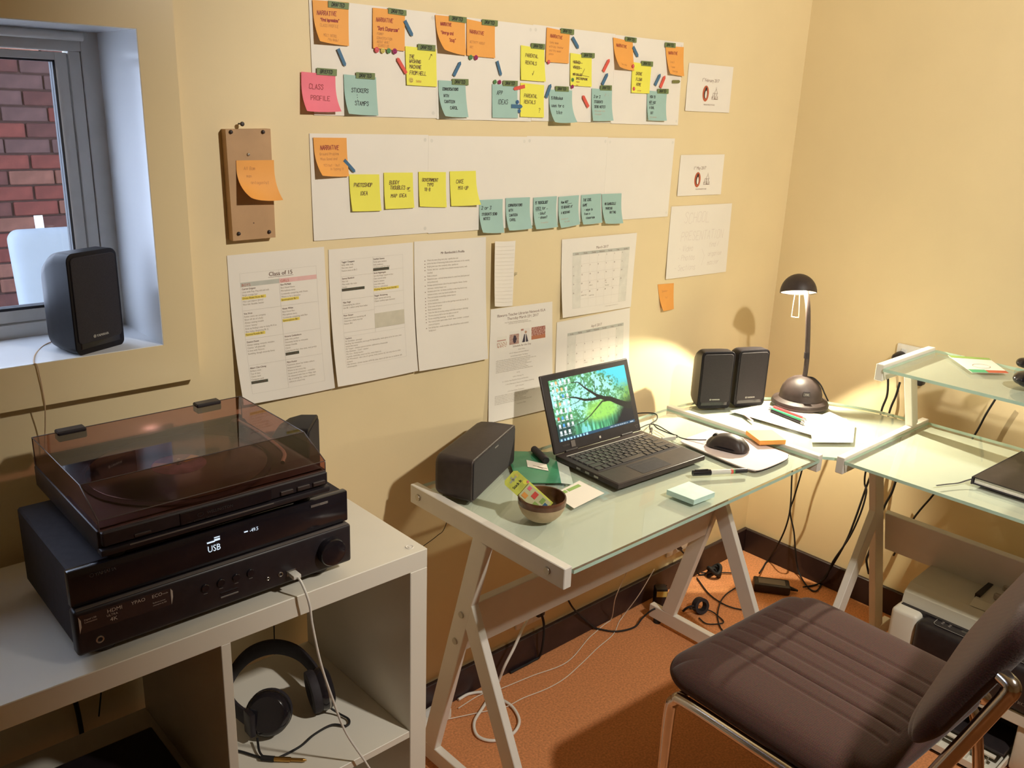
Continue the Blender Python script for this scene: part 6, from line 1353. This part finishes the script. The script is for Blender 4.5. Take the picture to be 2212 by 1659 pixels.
CAB = {
 'wire_a': [(-0.813, -0.12, 0.262), (-0.817, -0.08, 0.138), (-0.76, -0.02, 0.004), (-0.874, -0.04, 0.004), (-1.022, -0.086, 0.004), (-1.146, -0.069, 0.004), (-1.264, -0.054, 0.004), (-1.319, -0.04, 0.004), (-1.397, -0.046, 0.004)],
 'wire_b': [(-0.692, -0.12, 0.207), (-0.704, -0.08, 0.104), (-0.72, -0.033, 0.004), (-0.809, -0.076, 0.004), (-0.902, -0.095, 0.004), (-0.991, -0.117, 0.004), (-1.082, -0.136, 0.004), (-1.156, -0.137, 0.004), (-1.233, -0.125, 0.004), (-1.298, -0.122, 0.004), (-1.359, -0.097, 0.004), (-1.442, -0.064, 0.004), (-1.494, -0.042, 0.004)],
 'thick_white': [(-1.141, -0.035, 0.17), (-1.176, -0.05, 0.158), (-1.214, -0.06, 0.12), (-1.247, -0.06, 0.075), (-1.258, -0.043, 0.01), (-1.341, -0.086, 0.008), (-1.401, -0.118, 0.006), (-1.428, -0.164, 0.006), (-1.41, -0.202, 0.006), (-1.36, -0.216, 0.006), (-1.31, -0.193, 0.006), (-1.284, -0.142, 0.006), (-1.286, -0.099, 0.008), (-1.3, -0.047, 0.008), (-1.336, -0.02, 0.006), (-1.376, -0.02, 0.006)],
 'black_socket': [(-1.096, -0.04, 0.18), (-1.085, -0.045, 0.133), (-1.08, -0.04, 0.067), (-1.075, -0.02, 0.005), (-1.132, -0.02, 0.005), (-1.186, -0.02, 0.005)],
 'black_mid': [(-0.981, -0.03, 0.177), (-0.941, -0.03, 0.118), (-0.831, -0.02, 0.005), (-0.827, -0.025, 0.005), (-0.793, -0.072, 0.005), (-0.73, -0.093, 0.005), (-0.688, -0.09, 0.02), (-0.661, -0.109, 0.05), (-0.592, -0.109, 0.03)],
 'corner_a': [(-0.1, -0.209, 0.405), (-0.1, -0.22, 0.29), (-0.1, -0.217, 0.219), (-0.08, -0.188, 0.131), (-0.02, -0.12, 0.005), (-0.146, -0.165, 0.02)],
 'corner_b': [(-0.09, -0.238, 0.426), (-0.07, -0.213, 0.305), (-0.06, -0.201, 0.245), (-0.05, -0.221, 0.17), (-0.04, -0.231, 0.099), (-0.03, -0.249, 0.022), (-0.071, -0.311, 0.005), (-0.075, -0.343, 0.005), (-0.02, -0.332, 0.005), (-0.02, -0.328, 0.02)],
 'right_a': [(-0.06, -0.437, 0.476), (-0.05, -0.436, 0.43), (-0.05, -0.446, 0.406), (-0.05, -0.44, 0.333), (-0.04, -0.412, 0.227), (-0.035, -0.368, 0.117), (-0.03, -0.351, 0.049), (-0.028, -0.322, 0.005), (-0.092, -0.305, 0.01)],
 'right_b': [(-0.06, -0.455, 0.476), (-0.04, -0.436, 0.4), (-0.04, -0.421, 0.301), (-0.035, -0.401, 0.207), (-0.03, -0.365, 0.097), (-0.02, -0.328, 0.005)],
 'rwall_a': [(-0.03, -0.437, 0.822), (-0.035, -0.452, 0.737), (-0.04, -0.445, 0.678), (-0.05, -0.447, 0.569), (-0.055, -0.45, 0.473)],
 'rwall_b': [(-0.03, -0.482, 0.78), (-0.035, -0.479, 0.736), (-0.04, -0.47, 0.679), (-0.05, -0.467, 0.544), (-0.055, -0.435, 0.474)],
 'rwall_c': [(-0.03, -0.756, 0.8), (-0.03, -0.74, 0.75), (-0.03, -0.723, 0.685), (-0.03, -0.683, 0.565), (-0.03, -0.642, 0.463), (-0.03, -0.596, 0.36), (-0.03, -0.558, 0.218)],
 'rwall_d': [(-0.05, -0.531, 0.472), (-0.05, -0.525, 0.43), (-0.05, -0.512, 0.385), (-0.05, -0.493, 0.297), (-0.04, -0.484, 0.207), (-0.04, -0.48, 0.171), (-0.03, -0.491, 0.122)],
 'floor_a': [(-0.323, -0.031, 0.005), (-0.376, -0.117, 0.005), (-0.393, -0.178, 0.005), (-0.39, -0.22, 0.005), (-0.373, -0.254, 0.005)],
 'floor_b': [(-0.27, -0.156, 0.005), (-0.331, -0.16, 0.005), (-0.401, -0.183, 0.009), (-0.468, -0.22, 0.005), (-0.512, -0.26, 0.005), (-0.528, -0.283, 0.005)],
 'floor_c': [(-0.54, -0.161, 0.03), (-0.471, -0.186, 0.01), (-0.471, -0.227, 0.006), (-0.485, -0.255, 0.005), (-0.511, -0.247, 0.005), (-0.535, -0.224, 0.005), (-0.528, -0.191, 0.006)],
 'floor_d': [(-0.283, -0.02, 0.006), (-0.266, -0.038, 0.006), (-0.222, -0.069, 0.006), (-0.199, -0.091, 0.006)],
 'black_box_cable': [(-0.573, -0.071, 0.03), (-0.563, -0.033, 0.02), (-0.523, -0.02, 0.02), (-0.5, -0.02, 0.03), (-0.513, -0.044, 0.05)],
 'wallplug': [(-0.434, -0.02, 0.155), (-0.398, -0.02, 0.119), (-0.361, -0.02, 0.082)],
}
# ------------------------------------------------------------------ printer under the side wing
pr = thing('laser_printer', 'white multifunction printer with black front under the side wing', 'printer', (-.28, -.96, 0))
pm('printer_white', (.74, .70, .60), .42, var=.02, scale=20); pm('printer_black', (.022, .018, .020), .38, var=.15, scale=60)
PX = -.478
part('body', merge(box(PX + .004, -.10, -1.175, -.757, .135, .288, .010, 2), box(PX, PX + .10, -.905, -.757, .004, .14, .008, 2), box(PX, PX + .10, -1.175, -1.100, .004, .14, .008, 2), box(-.32, -.10, -1.175, -.757, .004, .14, .004, 1)), 'printer_white', pr, smooth=35)
part('left_cap', box(PX - .004, -.20, -.824, -.752, .010, .302, .012, 3), 'printer_white', pr, smooth=35)
part('front_block', merge(box(PX - .016, PX + .10, -1.176, -.822, .172, .300, .018, 3)), 'printer_black', pr, smooth=35)
part('white_strip', box(PX - .008, PX + .02, -1.178, -.824, .136, .170, .003, 1), 'printer_white', pr)
part('slot_lining', box(PX + .10, PX + .16, -1.10, -.905, .006, .135), 'black_matte', pr)
part('output_shelf', box(PX - .03, PX + .12, -1.094, -.912, .048, .056, .002, 1), 'printer_black', pr)
tr = part('paper_tray', merge(box(PX - .085, PX + .10, -1.098, -.908, .004, .012, .002, 1), box(PX - .085, PX - .078, -1.098, -.908, .004, .030, .002, 1), box(PX - .085, PX + .02, -.914, -.908, .004, .034, .002, 1), box(PX - .085, PX + .02, -1.098, -1.092, .004, .034, .002, 1)), 'printer_white', pr)
for y in (-.95, -.985, -1.02, -1.06): part('tray_rib', box(PX - .08, PX - .02, y - .002, y + .002, .010, .026, .001, 1), 'printer_white', tr)
part('tray_bar', box(PX - .045, PX - .032, -1.08, -.92, .040, .046, .001, 1), 'printer_white', tr)
part('lid_gap', box(PX + .03, -.12, -1.168, -.764, .286, .304), 'printer_black', pr)
adf = part('document_feeder', prism([(PX + .040, .303), (PX + .046, .334), (PX + .075, .352), (-.20, .360), (-.125, .352), (-.115, .303)], lambda a, c: (a, -.760, c), lambda a, c: (a, -1.172, c)), 'printer_white', pr)
b = NB(); f = lay((-.20, -.80, .3612), (-.0, -1, 0), (1, 0, 0))
for i in range(5): print_text(b, 'Original face up 1-35 sheets scan', .006, .0, .05 - i * .012, f, squeeze=.7)
part('instruction_print', b, 'print_grey', adf)
part('feeder_tray', prism([(PX + .075, .354), (PX + .10, .366), (-.27, .372), (-.25, .362)], lambda a, c: (a, -.915, c), lambda a, c: (a, -1.172, c)), 'printer_white', adf)
part('feeder_slot', box(PX + .11, -.26, -.925, -.912, .355, .374), 'printer_black', adf)
for x in (PX + .125, -.29): part('paper_guide', box(x, x + .012, -1.06, -.95, .368, .386, .003, 1), pm('guide_grey', (.42, .36, .29), .5), adf)
cpn = part('control_panel', prism(rrect(.062, .25, .012, 4), lambda a, c: (PX + .030 + a, -.985 + c, .3003), lambda a, c: (PX + .030 + a, -.985 + c, .3018)), 'printer_black', pr)
b = NB(); f = lambda a, c: Vector((PX + .030 + a, -.985 + c, .3021)); O = rrect(.060, .248, .011, 4); ribbon(b, O + [O[0]], .0012, f); part('panel_outline', b, 'silver_print', cpn)
part('lcd', box(PX + .018, PX + .045, -1.05, -.925, .3018, .3024), pm('lcd_grey', (.07, .065, .055), .2), cpn)
for i in range(4):
    for j in range(2): part('button', cyl((PX + .018 + i * .0085, -.878 - j * .018 , .3018), (PX + .018 + i * .0085, -.878 - j * .018, .3030), .0034, seg=10), 'silver_dim', cpn)
b = NB(); print_text(b, 'FUJI XEROX', .0125, 0, 0, lay((PX - .0168, -1.055, .200), (0, -1, 0), (0, 0, 1)), squeeze=.95, bold=.03); part('brand_print', b, 'silver_print', pr)
b = NB()
for i in range(3):
    for j in range(3): ribbon(b, [(.004 * math.cos(t), .004 * math.sin(t)) for t in [math.pi * k / 6 for k in range(7)]], .0006, lay((-.44 + i * .022, -.772 - j * .016, .3024), (1, 0, 0), (0, 1, 0)))
part('raised_icons', b, 'guide_grey', pr)
part('side_knob', box(PX + .03, PX + .06, -.752, -.738, .17, .20, .004, 2), 'printer_white', pr)

# ------------------------------------------------------------------ sockets, plugs and cables
def outlet(label, loc, wall, glow=None):
    o = thing('power_outlet', label, 'outlet', loc)
    W2, H2 = .0575, .036
    if wall == 'back':
        part('plate', xf(box(-W2, W2, -.008, 0, -H2, H2, .003, 2), loc), 'white_plastic', o, smooth=40)
        for s in (-1, 1): part('switch', xf(box(-.005, .005, -.0105, -.007, -.009, .009, .001, 1), (loc[0] + s * .045, loc[1], loc[2] + .012)), 'white_plastic' if not glow or s > 0 else glow, o)
    else:
        part('plate', xf(box(-.008, 0, -W2, W2, -H2, H2, .003, 2), loc), 'white_plastic', o, smooth=40)
        for s in (-1, 1): part('switch', xf(box(-.0105, -.007, -.008, .008, -.007, .007, .001, 1), (loc[0], loc[1] + s * .034, loc[2] + .016)), 'white_paint', o)
    return o
pm('neon', (.6, .2, .05), .4, emit=(1.0, .30, .06), estr=4)
outlet('double power outlet low on the wall with a glowing orange switch', (-1.100, 0, .160), 'back', 'neon')
outlet('double power outlet on the side wall behind the raised shelf', (0, -.502, .857), 'right')
outlet('double power outlet low on the wall behind the right trestle', (-.42, 0, .160), 'back')
def cable(key, label, r, mat, name='power_cable', pre=None):
    P = (pre or []) + CAB[key]; m = [sum(c) / len(P) for c in zip(*P)]
    return tag(part(name, tube(P, r, 7, 6, zmin=r + .0004), mat, loc=P[len(P) // 2], smooth=60), label, 'cable')
pm('wire_white2', (.78, .70, .60), .45)
cable('wire_a', 'thin white wire crossing the carpet close to the wall', .0014, 'wire_white2', 'thin_wire')
cable('wire_b', 'thin white wire crossing the carpet farther from the wall', .0014, 'wire_white2', 'thin_wire')
tw = thing('coiled_cable', 'thick white cable coiled in a loop on the carpet', 'cable', (-1.36, -.15, 0))
part('cord', tube(CAB['thick_white'], .0042, 9, 7, zmin=.0046), 'white_plastic', tw, smooth=60); part('plug', xf(box(-.014, .014, -.034, -.009, -.018, .018, .004, 2), (-1.132, 0, .166)), 'white_plastic', tw, smooth=40)
bs = thing('plug_cable', 'black cable plugged into the glowing outlet, lying along the baseboard', 'cable', (-1.09, -.03, 0))
part('cord', tube(CAB['black_socket'], .0036, 8, 6, zmin=.004), 'rubber', bs, smooth=60); part('plug', xf(box(-.014, .014, -.042, -.009, -.018, .014, .005, 2), (-1.092, 0, .178)), 'black_plastic', bs, smooth=40)
cable('black_mid', 'black cable sagging to the carpet toward the right trestle', .0028, 'rubber')
cable('corner_a', 'black cable dropping beside the corner to the adapter', .0028, 'rubber', pre=[(-.115, -.200, .69), (-.105, -.205, .55)])
cable('corner_b', 'black cable crossing in the corner and curling on the carpet', .0028, 'rubber', pre=[(-.12, -.27, .69), (-.10, -.25, .55)])
cable('right_a', 'wavy black cable hanging left of the side wing trestle', .0030, 'rubber', pre=[(-.05, -.45, .62), (-.055, -.442, .55)])
cable('right_b', 'straighter black cable beside the wavy one left of the side trestle', .0034, 'rubber', pre=[(-.05, -.47, .62), (-.055, -.46, .55)])
cable('rwall_a', 'black cord dropping from the round plug behind the corner leaf', .0034, 'rubber')
cable('rwall_b', 'black cord slanting down behind the shelf upright', .0034, 'rubber')
cable('rwall_c', 'thin black cord slanting across the side wall below the raised shelf', .0030, 'rubber')
cable('rwall_d', 'black cord behind the side wing trestle leg', .0036, 'rubber')
for k, lb, r in (('floor_a', 'black cord lying straight between the right trestle legs', .0024), ('floor_b', 'black cord bending toward the chair on the carpet', .0022), ('floor_c', 'black cord looping out of the velcro roll', .0022), ('floor_d', 'black cord running through the round cable bundle', .0024), ('black_box_cable', 'thin black lead arching over the black transformer', .0020)): cable(k, lb, r, 'rubber', 'floor_cord')
wp = thing('hanging_plug', 'small black plug hanging below the desk panel', 'plug', (-.43, -.02, .15))
part('plug', bar((-.440, -.02, .163), (-.424, -.02, .145), .016, .012, (0, 1, 0)), 'black_plastic', wp); part('cord', tube(CAB['wallplug'] + [(-.33, -.02, .05), (-.30, -.022, .006), (-.28, -.035, .005)], .0028, 8, 5), 'rubber', wp, smooth=60)
rp = thing('round_plug', 'black plug in the side wall outlet', 'plug', (-.02, -.463, .85))
part('plug', xf(lathe([(0, .036), (.012, .035), (.017, .028), (.019, .012), (.019, 0)], seg=24), (-.0085, -.463, .852), (0, math.radians(-90), 0)), 'black_plastic', rp, smooth=40)
rp2 = thing('adapter_plug', 'black transformer plug below the raised shelf rail', 'plug', (-.02, -.535, .80))
part('body', box(-.042, -.0085, -.551, -.515, .785, .835, .006, 2), 'black_plastic', rp2, smooth=40); part('strain_relief', cyl((-.03, -.500, .79), (-.03, -.520, .805), .005, .007, 12), 'rubber', rp2, smooth=40)
ad = thing('laptop_adapter', 'black power adapter brick with a grey label on the carpet', 'adapter', (-.182, -.236, 0), math.radians(-53.4))
part('brick', box(-.060, .060, -.030, .030, .001, .032, .006, 2), 'black_plastic', ad, world=False, smooth=40); part('label', box(-.044, .044, -.018, .018, .0318, .0324), 'silver_dim', ad, world=False); part('cable_neck', cyl((.058, 0, .016), (.088, 0, .010), .008, .0035, 12), 'rubber', ad, world=False, smooth=40)
bx = thing('transformer', 'small black transformer with a yellow label beside the trestle foot', 'adapter', (-.572, -.065, 0), math.radians(-38))
part('case', box(-.020, .020, -.018, .018, .001, .078, .005, 2), 'black_plastic', bx, world=False, smooth=40); part('label', box(-.017, .017, -.0188, -.0178, .050, .070), pm('label_yellow', (.70, .50, .14), .5), bx, world=False)
vr = thing('velcro_roll', 'roll of black velcro strap standing on the carpet', 'strap', (-.492, -.168, 0), math.radians(-20))
part('roll', xf(lathe([(.016, -.011), (.026, -.011), (.026, .011), (.016, .011), (.016, -.011)], seg=28), (0, 0, .0265), (math.radians(75), 0, 0)), 'black_matte', vr, world=False, smooth=35); part('tail', tube([(-.024, .0, .03), (-.04, .012, .02), (-.055, .016, .006)], .004, 8, 4), 'black_matte', vr, world=False, smooth=60)
cb = thing('cable_bundle', 'round black knot of bundled cable on the carpet', 'cable', (-.262, -.058, 0))
rn = random.Random(9)
for k in range(3):
    P = [(-.262 + (.019 + .003 * k) * math.cos(t) + rn.uniform(-.003, .003), -.058 + (.016 + .002 * k) * math.sin(t), .012 + .009 * k + .010 * math.sin(2 * t + k)) for t in [2 * math.pi * i / 10 for i in range(11)]]
    part('cable_turn', tube(P, .0062, 8, 4), 'rubber', cb, smooth=60)
pbd = thing('power_board', 'white power board on the carpet behind the trestle leg', 'power board', (-1.475, -.045, 0), math.radians(8))
part('case', box(-.095, .040, -.024, .024, .001, .034, .005, 2), 'white_plastic', pbd, world=False, smooth=40)
for x in (-.06, -.02, .02): part('socket', box(x - .012, x + .012, -.014, .014, .0335, .0348, .0005, 1), 'white_paint', pbd, world=False)
tag(part('thin_wire', tube([(-1.80, -.02, .55), (-1.62, -.018, .485), (-1.53, -.018, .500), (-1.485, -.02, .514), (-1.454, -.02, .525), (-1.440, -.03, .545), (-1.434, -.05, .62), (-1.43, -.06, .70)], .0009, 6, 6), 'rubber', loc=(-1.5, -.02, .51), smooth=60), 'thin dark wire from the long speaker looping along the wall', 'cable')
